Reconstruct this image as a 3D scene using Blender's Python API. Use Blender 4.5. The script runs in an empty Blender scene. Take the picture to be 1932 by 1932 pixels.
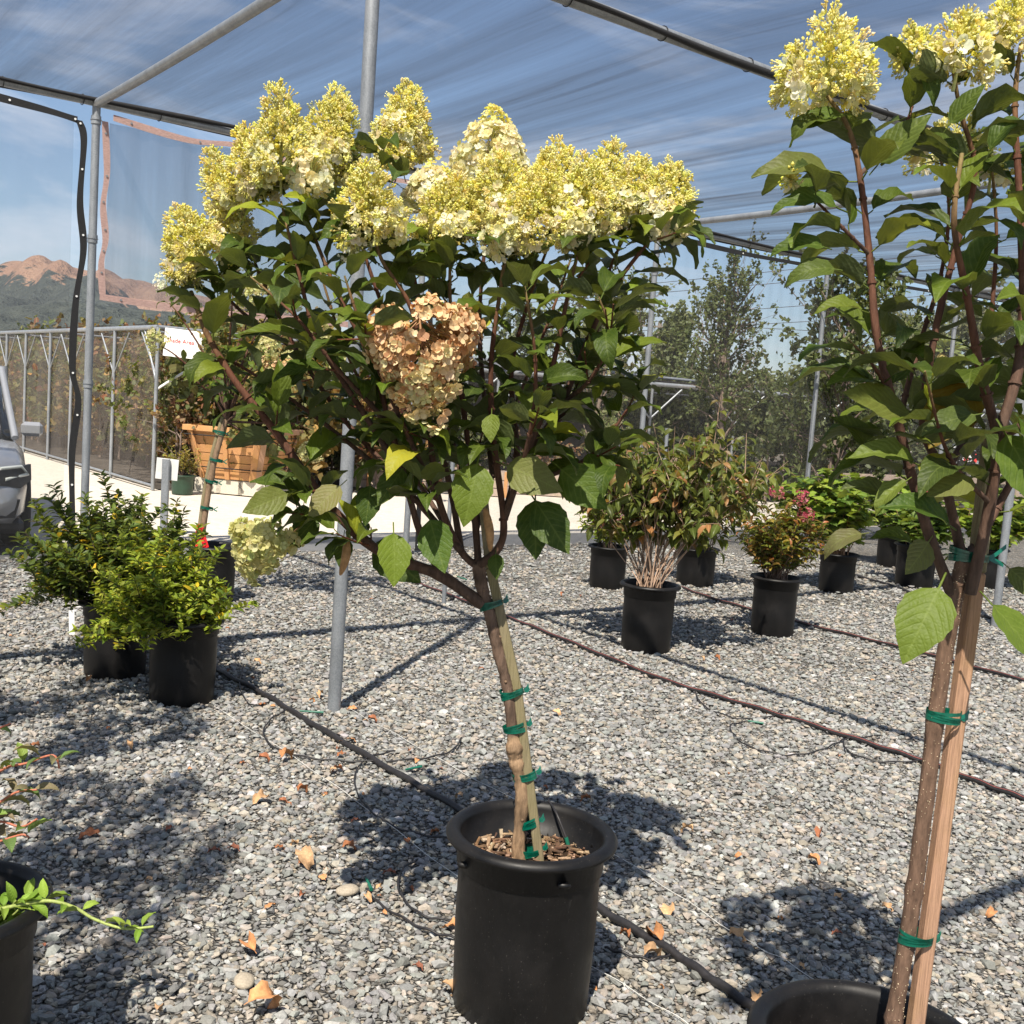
import bpy, math, random
import numpy as np
from mathutils import Vector, Matrix

# ------------------------------------------------------------------ camera
S = bpy.context.scene
COL = S.collection
rad = math.radians
FPX, CPX = 2030.0, 966.0            # focal length and centre in units of a 1932 px wide frame
ROLL, PITCH, CAMH = rad(4.0), rad(5.7), 1.5
_f = Vector((0, math.cos(PITCH), -math.sin(PITCH)))
_u0 = Vector((0, math.sin(PITCH), math.cos(PITCH)))
_r0 = Vector((1, 0, 0))
_r = _r0 * math.cos(ROLL) + _u0 * math.sin(ROLL)
_u = _u0 * math.cos(ROLL) - _r0 * math.sin(ROLL)
cd = bpy.data.cameras.new("camera"); cam = bpy.data.objects.new("camera", cd); COL.objects.link(cam)
cam.matrix_world = Matrix(((_r.x, _u.x, -_f.x, 0), (_r.y, _u.y, -_f.y, 0), (_r.z, _u.z, -_f.z, CAMH), (0, 0, 0, 1)))
cd.sensor_width = 36; cd.lens = 36 * FPX / 1932; cd.clip_start = 0.05; cd.clip_end = 6000
S.camera = cam

# ------------------------------------------------------------------ world, sun, exposure
SUNV = Vector((-0.17, -0.671, 1.0)).normalized()
EL = math.asin(SUNV.z); AZ = math.atan2(SUNV.x, SUNV.y)
w = bpy.data.worlds.new("World"); S.world = w; w.use_nodes = True
nt = w.node_tree; N = nt.nodes; Lk = nt.links; N.clear()
sky = N.new("ShaderNodeTexSky"); sky.sky_type = 'NISHITA'; sky.sun_disc = False
sky.sun_elevation = EL; sky.sun_rotation = AZ % (2 * math.pi)
sky.air_density = 1.0; sky.dust_density = 0.5; sky.ozone_density = 3.0; sky.altitude = 20
tc = N.new("ShaderNodeTexCoord"); mp = N.new("ShaderNodeMapping"); mp.inputs['Scale'].default_value = (1.6, 2.6, 6.5)
mp.inputs['Rotation'].default_value = (0, 0.25, 0.5)
nz = N.new("ShaderNodeTexNoise"); nz.inputs['Scale'].default_value = 1.6; nz.inputs['Detail'].default_value = 9; nz.inputs['Roughness'].default_value = 0.62
nz.inputs['Distortion'].default_value = 0.6
cr = N.new("ShaderNodeValToRGB"); cr.color_ramp.elements[0].position = 0.46; cr.color_ramp.elements[1].position = 0.70
cr.color_ramp.elements[0].color = (0, 0, 0, 1); cr.color_ramp.elements[1].color = (0.75, 0.75, 0.75, 1)
mx = N.new("ShaderNodeMixRGB"); mx.inputs['Color2'].default_value = (7.6, 7.9, 8.6, 1)
bg = N.new("ShaderNodeBackground"); bg.inputs['Strength'].default_value = 0.070
wo = N.new("ShaderNodeOutputWorld")
Lk.new(tc.outputs['Generated'], mp.inputs['Vector']); Lk.new(mp.outputs[0], nz.inputs['Vector']); Lk.new(nz.outputs['Fac'], cr.inputs[0])
Lk.new(cr.outputs[0], mx.inputs['Fac']); Lk.new(sky.outputs[0], mx.inputs['Color1']); Lk.new(mx.outputs[0], bg.inputs[0]); Lk.new(bg.outputs[0], wo.inputs[0])
sd = bpy.data.lights.new("sun", 'SUN'); sun = bpy.data.objects.new("sun", sd); COL.objects.link(sun)
sd.energy = 5.0; sd.angle = rad(0.5); sd.color = (1.0, 0.925, 0.81)
sun.rotation_euler = SUNV.to_track_quat('Z', 'Y').to_euler(); sun.location = (0, 0, 30)
S.view_settings.view_transform = 'Standard'; S.view_settings.look = 'None'; S.view_settings.exposure = 0.85; S.view_settings.gamma = 1
S.render.engine = 'CYCLES'
cy = S.cycles
cy.max_bounces = 7; cy.diffuse_bounces = 3; cy.glossy_bounces = 2; cy.transmission_bounces = 3; cy.transparent_max_bounces = 24
cy.use_denoising = True; cy.caustics_reflective = False; cy.caustics_refractive = False; cy.sample_clamp_indirect = 6

# ------------------------------------------------------------------ pixel to place
def ray(u, v):
    x = (u - CPX) / FPX; y = -(v - CPX) / FPX
    d = _f + _r * x + _u * y
    return d
def at(u, v, Y):
    d = ray(u, v); t = Y / d.y
    return np.array((d.x * t, d.y * t, CAMH + d.z * t))
def gp(u, v, z=0.0):
    d = ray(u, v); t = (z - CAMH) / d.z
    return np.array((d.x * t, d.y * t, z))
rng = np.random.default_rng(7); random.seed(7)
def nrm(v):
    v = np.asarray(v, float); return v / (np.linalg.norm(v) + 1e-9)

# ------------------------------------------------------------------ node helpers
def mat(name):
    m = bpy.data.materials.new(name); m.use_nodes = True; m.node_tree.nodes.clear(); return m
class NB:
    def __init__(s, m): s.t = m.node_tree
    def n(s, k, **kw):
        x = s.t.nodes.new("ShaderNode" + k)
        for a, b in kw.items():
            if a.startswith('i_'): x.inputs[a[2:].replace('_', ' ')].default_value = b
            else: setattr(x, a, b)
        return x
    def l(s, a, b): s.t.links.new(a, b)
    def math(s, op, a, b=None, c=None):
        x = s.n("Math", operation=op)
        for i, v in enumerate((a, b, c)):
            if v is None: continue
            if isinstance(v, (int, float)): x.inputs[i].default_value = v
            else: s.l(v, x.inputs[i])
        return x.outputs[0]
    def mix(s, f, a, b, mode='MIX'):
        x = s.n("MixRGB", blend_type=mode)
        for i, v in enumerate((f, a, b)):
            if isinstance(v, (int, float)): x.inputs[i].default_value = v
            elif isinstance(v, tuple): x.inputs[i].default_value = v if len(v) == 4 else v + (1,)
            else: s.l(v, x.inputs[i])
        return x.outputs[0]
    def ramp(s, f, stops):
        x = s.n("ValToRGB"); e = x.color_ramp.elements
        while len(e) < len(stops): e.new(0.5)
        for k, (p, c) in enumerate(stops):
            e[k].position = p; e[k].color = c if len(c) == 4 else tuple(c) + (1,)
        s.l(f, x.inputs[0]); return x.outputs[0]
    def noise(s, scale, detail=4, rough=0.55, vec=None, dist=0.0):
        x = s.n("TexNoise"); x.inputs['Scale'].default_value = scale; x.inputs['Detail'].default_value = detail
        x.inputs['Roughness'].default_value = rough; x.inputs['Distortion'].default_value = dist
        if vec is not None: s.l(vec, x.inputs['Vector'])
        return x.outputs['Fac']
    def pos(s, scale=(1, 1, 1), rot=(0, 0, 0)):
        g = s.n("NewGeometry"); m = s.n("Mapping"); m.inputs['Scale'].default_value = scale; m.inputs['Rotation'].default_value = rot
        s.l(g.outputs['Position'], m.inputs['Vector']); return m.outputs[0]
    def obj(s, scale=(1, 1, 1)):
        g = s.n("TexCoord"); m = s.n("Mapping"); m.inputs['Scale'].default_value = scale
        s.l(g.outputs['Object'], m.inputs['Vector']); return m.outputs[0]
    def bump(s, h, st=0.3, d=0.01):
        x = s.n("Bump"); x.inputs['Strength'].default_value = st; x.inputs['Distance'].default_value = d; s.l(h, x.inputs['Height']); return x.outputs[0]
    def out(s, sh): o = s.n("OutputMaterial"); s.l(sh, o.inputs[0])
    def bsdf(s, col, rough=0.5, normal=None, metal=0.0, spec=0.5):
        b = s.n("BsdfPrincipled")
        for k, v in (('Base Color', col), ('Roughness', rough), ('Metallic', metal), ('Specular IOR Level', spec)):
            if isinstance(v, tuple): b.inputs[k].default_value = v if len(v) == 4 else v + (1,)
            elif isinstance(v, (int, float)): b.inputs[k].default_value = v
            else: s.l(v, b.inputs[k])
        if normal is not None: s.l(normal, b.inputs['Normal'])
        return b.outputs[0]
    def attr(s, name): 
        a = s.n("Attribute"); a.attribute_name = name; return a

def simple(name, c, rough=0.5, var=0.25, scale=20, metal=0.0, bump=0.15, bd=0.003, spec=0.5):
    m = mat(name); b = NB(m)
    f = b.noise(scale, 5, 0.6, b.obj())
    c1 = tuple(x * (1 - var) for x in c); c2 = tuple(min(1, x * (1 + var)) for x in c)
    col = b.ramp(f, [(0.3, c1), (0.7, c2)])
    b.out(b.bsdf(col, rough, b.bump(f, bump, bd), metal, spec)); return m

M = {}
def leaf_mat(name, trans=0.35, veins=True, rough=0.42, back=(0.55, 0.62, 0.42)):
    m = mat(name); b = NB(m)
    c = b.attr('Col').outputs['Color']; lc = b.n("SeparateXYZ"); b.l(b.attr('lc').outputs['Vector'], lc.inputs[0])
    x, y = lc.outputs[0], lc.outputs[1]
    ax = b.math('ABSOLUTE', x)
    if veins:
        ph = b.math('SUBTRACT', b.math('MULTIPLY', y, 1.0), b.math('MULTIPLY', b.math('POWER', ax, 1.4), 0.42))
        sv = b.math('SINE', b.math('MULTIPLY', ph, 46.0))
        vein = b.math('POWER', b.math('MAXIMUM', sv, 0.0), 9.0)
        mid = b.math('SUBTRACT', 1.0, b.math('SMOOTH_MIN', b.math('MULTIPLY', ax, 16.0), 1.0, 0.2))
        vv = b.math('MAXIMUM', b.math('MULTIPLY', vein, 0.55), mid)
        col = b.mix(b.math('MULTIPLY', vv, 0.22), c, (0.26, 0.32, 0.08))
        cell = b.n("TexVoronoi"); cell.feature = 'DISTANCE_TO_EDGE'; cell.inputs['Scale'].default_value = 130; b.l(b.obj(), cell.inputs['Vector'])
        h = b.math('ADD', b.math('MULTIPLY', b.math('POWER', b.math('ABSOLUTE', b.math('COSINE', b.math('MULTIPLY', ph, 23.0))), 0.6), 1.0), b.math('MULTIPLY', cell.outputs[0], 1.5))
        n = b.bump(h, 0.35, 0.002)
    else:
        mid = b.math('SUBTRACT', 1.0, b.math('SMOOTH_MIN', b.math('MULTIPLY', ax, 9.0), 1.0, 0.2))
        col = b.mix(b.math('MULTIPLY', mid, 0.3), c, (0.36, 0.44, 0.16)); n = None
    ff = b.noise(55, 3, 0.6, b.obj())
    col = b.mix(b.ramp(ff, [(0.35, (0, 0, 0)), (0.75, (0.38, 0.38, 0.38))]), col, b.mix(0.5, col, (0.20, 0.26, 0.05)))
    g = b.n("NewGeometry")
    colb = b.mix(0.35, col, (back[0] * .30, back[1] * .30, back[2] * .25))
    cc = b.mix(g.outputs['Backfacing'], col, colb)
    p = b.bsdf(cc, rough, n, 0, 0.22)
    t = b.n("BsdfTranslucent"); b.l(b.mix(1.0, cc, (1.9, 1.75, 0.55), 'MULTIPLY'), t.inputs[0])
    ms = b.n("MixShader"); ms.inputs[0].default_value = trans; b.l(p, ms.inputs[1]); b.l(t.outputs[0], ms.inputs[2])
    b.out(ms.outputs[0]); return m
def petal_mat(name, trans=0.3, tint=(1.05, 1.0, 0.7)):
    m = mat(name); b = NB(m); c = b.attr('Col').outputs['Color']
    p = b.bsdf(c, 0.6, None, 0, 0.2)
    t = b.n("BsdfTranslucent"); b.l(b.mix(1.0, c, tint, 'MULTIPLY'), t.inputs[0])
    ms = b.n("MixShader"); ms.inputs[0].default_value = trans; b.l(p, ms.inputs[1]); b.l(t.outputs[0], ms.inputs[2])
    b.out(ms.outputs[0]); return m
def col_mat(name, rough=0.7, bs=120, bst=0.5, bd=0.002, spec=0.3, stretch=(1, 1, 1), mott=0.35):
    m = mat(name); b = NB(m); c = b.attr('Col').outputs['Color']
    f = b.noise(bs, 5, 0.65, b.obj(stretch)); 
    col = b.mix(1.0, c, b.ramp(f, [(0.3, (1 - mott,) * 3), (0.7, (1 + mott,) * 3)]), 'MULTIPLY')
    b.out(b.bsdf(col, rough, b.bump(f, bst, bd), 0, spec)); return m
M['leaf'] = leaf_mat('hydrangea_leaf', 0.20, True, 0.52)
M['sleaf'] = leaf_mat('shrub_leaf', 0.32, False, 0.38)
M['tleaf'] = leaf_mat('tree_leaf', 0.25, False, 0.55)
M['petal'] = petal_mat('petal', 0.48, (1.05, 1.0, 0.8))
M['dry'] = petal_mat('dry_petal', 0.22, (1.05, 0.85, 0.6))
M['bark'] = col_mat('bark', 0.75, 90, 0.9, 0.004, 0.25, (1, 1, 0.25), 0.45)
M['twig'] = col_mat('twig', 0.55, 160, 0.3, 0.001, 0.4, (1, 1, 0.3), 0.3)
M['fallen'] = col_mat('dead_leaf', 0.7, 60, 0.4, 0.003, 0.2)
M['stone'] = col_mat('gravel_stone', 0.85, 150, 0.5, 0.003, 0.2, (1, 1, 1), 0.20)
M['chip'] = col_mat('wood_chip', 0.85, 150, 0.6, 0.002, 0.15, (1, 1, 1), 0.4)
def stake_mat(name, c):
    m = mat(name); b = NB(m)
    f = b.noise(1.0, 6, 0.7, b.obj((420, 420, 9))); f2 = b.noise(7, 4, 0.6, b.obj())
    col = b.ramp(f, [(0.3, tuple(x * .55 for x in c)), (0.5, c), (0.72, tuple(min(1, x * 1.35) for x in c))])
    col = b.mix(b.ramp(f2, [(0.45, (0, 0, 0)), (0.7, (0.5, 0.5, 0.5))]), col, (c[0] * .8, c[1] * .85, c[2] * .5))
    b.out(b.bsdf(col, 0.8, b.bump(f, 0.8, 0.0025), 0, 0.2)); return m
M['stake_grey'] = stake_mat('weathered_stake', (0.24, 0.20, 0.12))
M['stake_red'] = stake_mat('redwood_stake', (0.42, 0.25, 0.16))
M['planter'] = stake_mat('planter_wood', (0.52, 0.27, 0.12))
M['timber'] = stake_mat('rail_timber', (0.42, 0.33, 0.28))
def plastic():
    m = mat('pot_plastic'); b = NB(m)
    dust = b.noise(9, 5, 0.65, b.obj()); sp = b.noise(260, 2, 0.5, b.obj()); sc = b.noise(1.0, 3, 0.7, b.obj((30, 30, 7)))
    col = b.mix(b.ramp(dust, [(0.4, (0, 0, 0)), (0.85, (0.6, 0.6, 0.6))]), (0.006, 0.0058, 0.006), (0.020, 0.017, 0.0155))
    col = b.mix(b.ramp(sp, [(0.70, (0, 0, 0)), (0.76, (0.7, 0.7, 0.7))]), col, (0.13, 0.12, 0.11))
    col = b.mix(b.ramp(sc, [(0.66, (0, 0, 0)), (0.80, (0.35, 0.35, 0.35))]), col, (0.10, 0.095, 0.09))
    b.out(b.bsdf(col, b.ramp(dust, [(0.3, (0.36,) * 3), (0.7, (0.6,) * 3)]), b.bump(sc, 0.12, 0.003), 0, 0.32)); return m
M['pot'] = plastic()
def steel():
    m = mat('galvanised_steel'); b = NB(m)
    f = b.noise(14, 6, 0.65, b.obj((1, 1, .35))); f2 = b.noise(130, 3, 0.6, b.obj())
    col = b.ramp(f, [(0.25, (0.17, 0.185, 0.20)), (0.55, (0.29, 0.31, 0.33)), (0.8, (0.40, 0.42, 0.44))])
    col = b.mix(0.25, col, b.ramp(f2, [(0.4, (0.18, 0.19, 0.20)), (0.6, (0.45, 0.46, 0.48))]))
    b.out(b.bsdf(col, 0.48, b.bump(f2, 0.08, 0.001), 0.45, 0.5)); return m
M['steel'] = steel()
M['soil'] = simple('soil', (0.045, 0.028, 0.018), 0.95, 0.5, 60, 0, 0.8, 0.01, 0.1)
M['tie'] = simple('green_tape', (0.0, 0.10, 0.062), 0.28, 0.3, 60, 0, 0.3, 0.001, 0.6)
M['dgreen'] = simple('green_plastic', (0.01, 0.13, 0.08), 0.4, 0.2)
M['black'] = simple('black_fabric', (0.012, 0.012, 0.013), 0.8, 0.4, 90)
M['hose'] = simple('hose_black', (0.022, 0.020, 0.021), 0.5, 0.35, 60)
M['stripe'] = simple('hose_stripe', (0.22, 0.07, 0.06), 0.6, 0.3, 60)
M['white'] = simple('white_paint', (0.80, 0.80, 0.78), 0.45, 0.06, 8, 0, 0.03)
M['plate'] = simple('white_plate', (0.62, 0.62, 0.60), 0.5, 0.1, 12, 0, 0.05)
M['red'] = simple('red_plastic', (0.75, 0.015, 0.02), 0.35, 0.15)
M['signred'] = simple('sign_red', (0.78, 0.05, 0.04), 0.5, 0.08)
M['ink'] = simple('black_ink', (0.02, 0.015, 0.015), 0.6, 0.1)
M['block'] = simple('concrete_block', (0.52, 0.48, 0.40), 0.9, 0.15, 60, 0, 0.4, 0.004, 0.1)
M['greenpot'] = simple('green_pot', (0.02, 0.05, 0.028), 0.5, 0.2)
M['carwhite'] = simple('car_paint_white', (0.76, 0.76, 0.77), 0.2, 0.03, 3, 0.0, 0.0, 0.001, 0.6)
M['carsilver'] = simple('car_paint_silver', (0.40, 0.41, 0.43), 0.25, 0.05, 3, 0.45, 0.0, 0.001, 0.6)
M['carblue'] = simple('car_paint_blue', (0.22, 0.28, 0.36), 0.25, 0.05, 3, 0.3, 0.0)
M['glass'] = simple('car_glass', (0.018, 0.02, 0.022), 0.06, 0.1, 3, 0, 0.0, 0.001, 0.8)
M['tyre'] = simple('tyre_rubber', (0.02, 0.02, 0.02), 0.8, 0.2)
M['trim'] = simple('dark_trim', (0.03, 0.03, 0.032), 0.45, 0.2)
M['chrome'] = simple('chrome', (0.6, 0.6, 0.6), 0.15, 0.05, 5, 0.9, 0.0)
M['lens'] = simple('lamp_lens', (0.75, 0.78, 0.72), 0.15, 0.05, 5, 0, 0.0, 0.001, 0.8)
M['polewood'] = simple('utility_pole_wood', (0.20, 0.17, 0.14), 0.85, 0.3, 30)
M['wire'] = simple('wire', (0.05, 0.05, 0.055), 0.6, 0.1)
M['string'] = simple('clear_line', (0.65, 0.64, 0.60), 0.4, 0.1)
def pink():
    m = mat('pink_hem'); b = NB(m); f = b.noise(1.0, 3, 0.6, b.obj((40, 40, 160)))
    c = b.ramp(f, [(0.3, (0.50, 0.33, 0.29)), (0.7, (0.72, 0.52, 0.47))])
    p = b.bsdf(c, 0.8, None, 0, 0.2); t = b.n("BsdfTranslucent"); b.l(c, t.inputs[0])
    ms = b.n("MixShader"); ms.inputs[0].default_value = 0.35; b.l(p, ms.inputs[1]); b.l(t.outputs[0], ms.inputs[2]); b.out(ms.outputs[0]); return m
M['pink'] = pink()
def net(name, cov, thread, streak=None, sa=0.5, rot=0.0):
    m = mat(name); b = NB(m)
    g = b.n("NewGeometry"); d = b.n("VectorMath", operation='DOT_PRODUCT'); b.l(g.outputs['Incoming'], d.inputs[0]); b.l(g.outputs['Normal'], d.inputs[1])
    cs = b.math('MAXIMUM', b.math('ABSOLUTE', d.outputs['Value']), 0.13)
    e = b.math('DIVIDE', 1.0, cs)
    base = 1 - cov
    if streak:
        f = b.noise(1.0, 5, 0.6, b.pos(streak, (0, 0, rot)))
        e = b.math('MULTIPLY', e, b.ramp(f, [(0.35, (1 - sa,) * 3), (0.62, (1.0,) * 3), (0.72, (1 + 1.3 * sa,) * 3)]))
    a = b.math('SUBTRACT', 1.0, b.math('POWER', base, e))
    tr = b.n("BsdfTransparent")
    df = b.n("BsdfDiffuse"); df.inputs[0].default_value = thread + (1,)
    tl = b.n("BsdfTranslucent"); tl.inputs[0].default_value = thread + (1,)
    m1 = b.n("MixShader"); m1.inputs[0].default_value = 0.55; b.l(df.outputs[0], m1.inputs[1]); b.l(tl.outputs[0], m1.inputs[2])
    m2 = b.n("MixShader"); b.l(a, m2.inputs[0]); b.l(tr.outputs[0], m2.inputs[1]); b.l(m1.outputs[0], m2.inputs[2]); b.out(m2.outputs[0]); return m

# ------------------------------------------------------------------ mesh builder
class MB:
    def __init__(s): s.V = []; s.C = []; s.L = []; s.F = []; s.n = 0
    def add(s, v, faces, col=(0.5, 0.5, 0.5), lc=None, mi=0, smooth=True):
        v = np.asarray(v, float).reshape(-1, 3); n = len(v)
        c = np.asarray(col, float)
        if c.ndim == 1: c = np.tile(c[:3], (n, 1))
        if lc is None: lc = np.zeros((n, 3))
        s.V.append(v); s.C.append(c[:, :3]); s.L.append(lc)
        by = {}
        if isinstance(faces, dict): by = faces
        else:
            for f in faces: by.setdefault(len(f), []).append(f)
        for k, fs in by.items():
            s.F.append((np.asarray(fs, np.int64) + s.n, mi, smooth))
        s.n += n
    def inst(s, T, R, P, col, mi=0, smooth=True, lz=None):
        tv, tf, tl = T; m = len(P); n = len(tv)
        R = np.asarray(R); P = np.asarray(P)
        v = np.einsum('mij,nj->mni', R, tv) + P[:, None, :]
        c = np.repeat(np.asarray(col)[:, None, :3], n, 1).reshape(-1, 3)
        l = np.tile(tl, (m, 1))
        by = {}
        for k, f in tf.items():
            f = np.asarray(f); by[k] = (f[None] + (np.arange(m) * n)[:, None, None]).reshape(-1, k)
        s.add(v.reshape(-1, 3), by, c, l, mi, smooth)
    def tube(s, pts, r, sides=8, col=(0.3, 0.3, 0.3), mi=0, cap=True):
        P = np.asarray(pts, float); n = len(P); r = np.broadcast_to(np.asarray(r, float), (n,))
        c = np.asarray(col, float); 
        if c.ndim == 1: c = np.tile(c, (n, 1))
        t = np.gradient(P, axis=0); t /= np.linalg.norm(t, axis=1)[:, None] + 1e-9
        a = np.cross(t[0], (0, 0, 1.0)); 
        if np.linalg.norm(a) < 0.05: a = np.cross(t[0], (1.0, 0, 0))
        a = nrm(a); A = []
        for i in range(n):
            a = nrm(a - t[i] * np.dot(a, t[i])); A.append(a)
        A = np.array(A); B = np.cross(t, A)
        th = np.linspace(0, 2 * math.pi, sides, endpoint=False)
        V = P[:, None] + r[:, None, None] * (A[:, None] * np.cos(th)[None, :, None] + B[:, None] * np.sin(th)[None, :, None])
        q = []
        for i in range(n - 1):
            for j in range(sides):
                k = (j + 1) % sides; q.append((i * sides + j, i * sides + k, (i + 1) * sides + k, (i + 1) * sides + j))
        s.add(V.reshape(-1, 3), q, np.repeat(c, sides, 0), None, mi)
        if cap:
            s.add(V[0], [tuple(range(sides))[::-1]], c[0], None, mi, False); s.add(V[-1], [tuple(range(sides))], c[-1], None, mi, False)
    def box(s, c, size, R=None, col=(0.5,) * 3, mi=0, bev=0.0):
        c = np.asarray(c, float); h = np.asarray(size, float) / 2
        if bev <= 0:
            v = np.array([(x, y, z) for x in (-1, 1) for y in (-1, 1) for z in (-1, 1)], float) * h
            f = [(0, 1, 3, 2), (4, 6, 7, 5), (0, 4, 5, 1), (2, 3, 7, 6), (0, 2, 6, 4), (1, 5, 7, 3)]
        else:
            b = min(bev, h.min() * .9); v = []; idx = {}
            for sx in (-1, 1):
                for sy in (-1, 1):
                    for sz in (-1, 1):
                        for ax in range(3):
                            p = np.array((sx, sy, sz)) * (h - b); p = p.astype(float); p[ax] = (sx, sy, sz)[ax] * h[ax]
                            idx[(sx, sy, sz, ax)] = len(v); v.append(p)
            v = np.array(v); f = []
            for ax in range(3):
                o = [a for a in range(3) if a != ax]
                for sg in (-1, 1):
                    q = []
                    for a, b_ in ((-1, -1), (1, -1), (1, 1), (-1, 1)):
                        k = [0, 0, 0]; k[ax] = sg; k[o[0]] = a; k[o[1]] = b_; q.append(idx[tuple(k) + (ax,)])
                    f.append(tuple(q if (sg > 0) == (ax != 1) else q[::-1]))
            for ax in range(3):      # edge quads along ax
                o = [a for a in range(3) if a != ax]
                for a in (-1, 1):
                    for b_ in (-1, 1):
                        k0 = [0, 0, 0]; k0[o[0]] = a; k0[o[1]] = b_; k0[ax] = -1; k1 = list(k0); k1[ax] = 1
                        f.append((idx[tuple(k0) + (o[0],)], idx[tuple(k1) + (o[0],)], idx[tuple(k1) + (o[1],)], idx[tuple(k0) + (o[1],)]))
            for sx in (-1, 1):
                for sy in (-1, 1):
                    for sz in (-1, 1): f.append(tuple(idx[(sx, sy, sz, a)] for a in range(3)))
        if R is not None: v = v @ np.asarray(R).T
        s.add(v + c, f, col, None, mi, False)
    def beam(s, a, b, w, h, up=(0, 0, 1), col=(0.5,) * 3, mi=0, bev=0.002):
        a = np.asarray(a, float); b = np.asarray(b, float); d = b - a; L = np.linalg.norm(d); y = d / L
        x = nrm(np.cross(y, up)); z = np.cross(x, y)
        s.box((a + b) / 2, (w, L, h), np.stack([x, y, z], 1), col, mi, bev)
    def lathe(s, prof, n=64, c=(0, 0, 0), col=(0.1,) * 3, mi=0):
        th = np.linspace(0, 2 * math.pi, n, endpoint=False); V = []
        for r, z in prof: V.append(np.stack([r * np.cos(th), r * np.sin(th), np.full(n, z)], 1))
        V = np.concatenate(V) + np.asarray(c, float); q = []
        for i in range(len(prof) - 1):
            for j in range(n):
                k = (j + 1) % n; q.append((i * n + j, i * n + k, (i + 1) * n + k, (i + 1) * n + j))
        s.add(V, q, col, None, mi)
    def build(s, name, mats, parent=None, base=(0, 0, 0), label=None, cat=None, group=None, kind=None):
        V = np.concatenate(s.V) if s.V else np.zeros((0, 3))
        root = parent; org = np.asarray(base, float)
        if parent is not None: org = np.array(parent.get('_o', (0, 0, 0)))
        V = V - org
        me = bpy.data.meshes.new(name)
        me.vertices.add(len(V)); me.vertices.foreach_set('co', V.astype(np.float32).ravel())
        loops = []; starts = []; tot = []; mi = []; sm = []; p = 0
        for f, m_, sh in s.F:
            k = f.shape[1]; nf = len(f); loops.append(f.ravel()); starts.append(p + np.arange(nf) * k); tot.append(np.full(nf, k)); p += nf * k
            mi.append(np.full(nf, m_)); sm.append(np.full(nf, sh))
        loops = np.concatenate(loops); starts = np.concatenate(starts); tot = np.concatenate(tot); mi = np.concatenate(mi); sm = np.concatenate(sm)
        me.loops.add(len(loops)); me.polygons.add(len(starts))
        me.loops.foreach_set('vertex_index', loops.astype(np.int32)); me.polygons.foreach_set('loop_start', starts.astype(np.int32))
        me.polygons.foreach_set('material_index', mi.astype(np.int32)); me.polygons.foreach_set('use_smooth', sm.astype(bool))
        a = me.attributes.new('Col', 'FLOAT_COLOR', 'POINT'); C = np.concatenate(s.C); a.data.foreach_set('color', np.concatenate([C, np.ones((len(C), 1))], 1).astype(np.float32).ravel())
        L = np.concatenate(s.L)
        if L.any():
            a = me.attributes.new('lc', 'FLOAT_VECTOR', 'POINT'); a.data.foreach_set('vector', L.astype(np.float32).ravel())
        me.update(calc_edges=True)
        for m_ in (mats if isinstance(mats, (list, tuple)) else [mats]): me.materials.append(m_)
        o = bpy.data.objects.new(name, me); COL.objects.link(o)
        if parent is not None: o.parent = parent; o['_o'] = [float(x) for x in org]
        else: o.location = org.tolist(); o['_o'] = [float(x) for x in org]
        tag(o, label, cat, group, kind); return o
def tag(o, label=None, cat=None, group=None, kind=None):
    if label: o['label'] = label
    if cat: o['category'] = cat
    if group: o['group'] = group
    if kind: o['kind'] = kind
    return o
def thing(name, loc, label, cat, group=None):
    o = bpy.data.objects.new(name, None); COL.objects.link(o); o.empty_display_size = 0.1
    o.location = [float(x) for x in loc]; o['_o'] = [float(x) for x in loc]
    return tag(o, label, cat, group)
def copy_tree(o, parent=None):
    c = o.copy(); COL.objects.link(c)
    if parent is not None: c.parent = parent
    for ch in list(o.children): copy_tree(ch, c)
    return c
def smooth(pts, k=6):
    P = np.asarray(pts, float); n = len(P); out = []
    for i in range(n - 1):
        p0 = P[max(i - 1, 0)]; p1 = P[i]; p2 = P[i + 1]; p3 = P[min(i + 2, n - 1)]
        for t in np.linspace(0, 1, k, endpoint=False):
            out.append(0.5 * ((2 * p1) + (-p0 + p2) * t + (2 * p0 - 5 * p1 + 4 * p2 - p3) * t * t + (-p0 + 3 * p1 - 3 * p2 + p3) * t ** 3))
    out.append(P[-1]); return np.array(out)

# ------------------------------------------------------------------ layout of the shade structure
P1 = gp(630, 1342); P0 = gp(156, 1069)
DV = nrm(P0 - P1); EV = np.array([DV[1], -DV[0], 0.0]);  EV = EV if EV[0] > 0 else -EV
BAY = float(np.linalg.norm(P0 - P1)); TOP = 3.53
UP = np.array([0, 0, 1.0])
def ed(e, d, z=0.0): return P0 + EV * e + DV * d + UP * z

# ------------------------------------------------------------------ ground
def sheet(name, pts, m, z, label=None, kind='structure', **k):
    b = MB(); b.add([(p[0], p[1], z) for p in pts], [tuple(range(len(pts)))], smooth=False); return b.build(name, m, base=(0, 0, z), kind=kind)
m = mat('dusty_road'); b = NB(m)
f1 = b.noise(0.6, 6, 0.65, b.pos()); f2 = b.noise(60, 4, 0.7, b.pos()); f3 = b.noise(9, 5, 0.6, b.pos())
c = b.ramp(f1, [(0.3, (0.47, 0.42, 0.35)), (0.7, (0.60, 0.55, 0.47))])
c = b.mix(0.5, c, b.ramp(f2, [(0.3, (0.36, 0.32, 0.27)), (0.65, (0.68, 0.63, 0.55))]))
c = b.mix(0.25, c, b.ramp(f3, [(0.35, (0.38, 0.33, 0.27)), (0.6, (0.62, 0.57, 0.5))]))
b.out(b.bsdf(c, 0.95, b.bump(f2, 0.5, 0.01), 0, 0.1)); M['road'] = m
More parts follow.
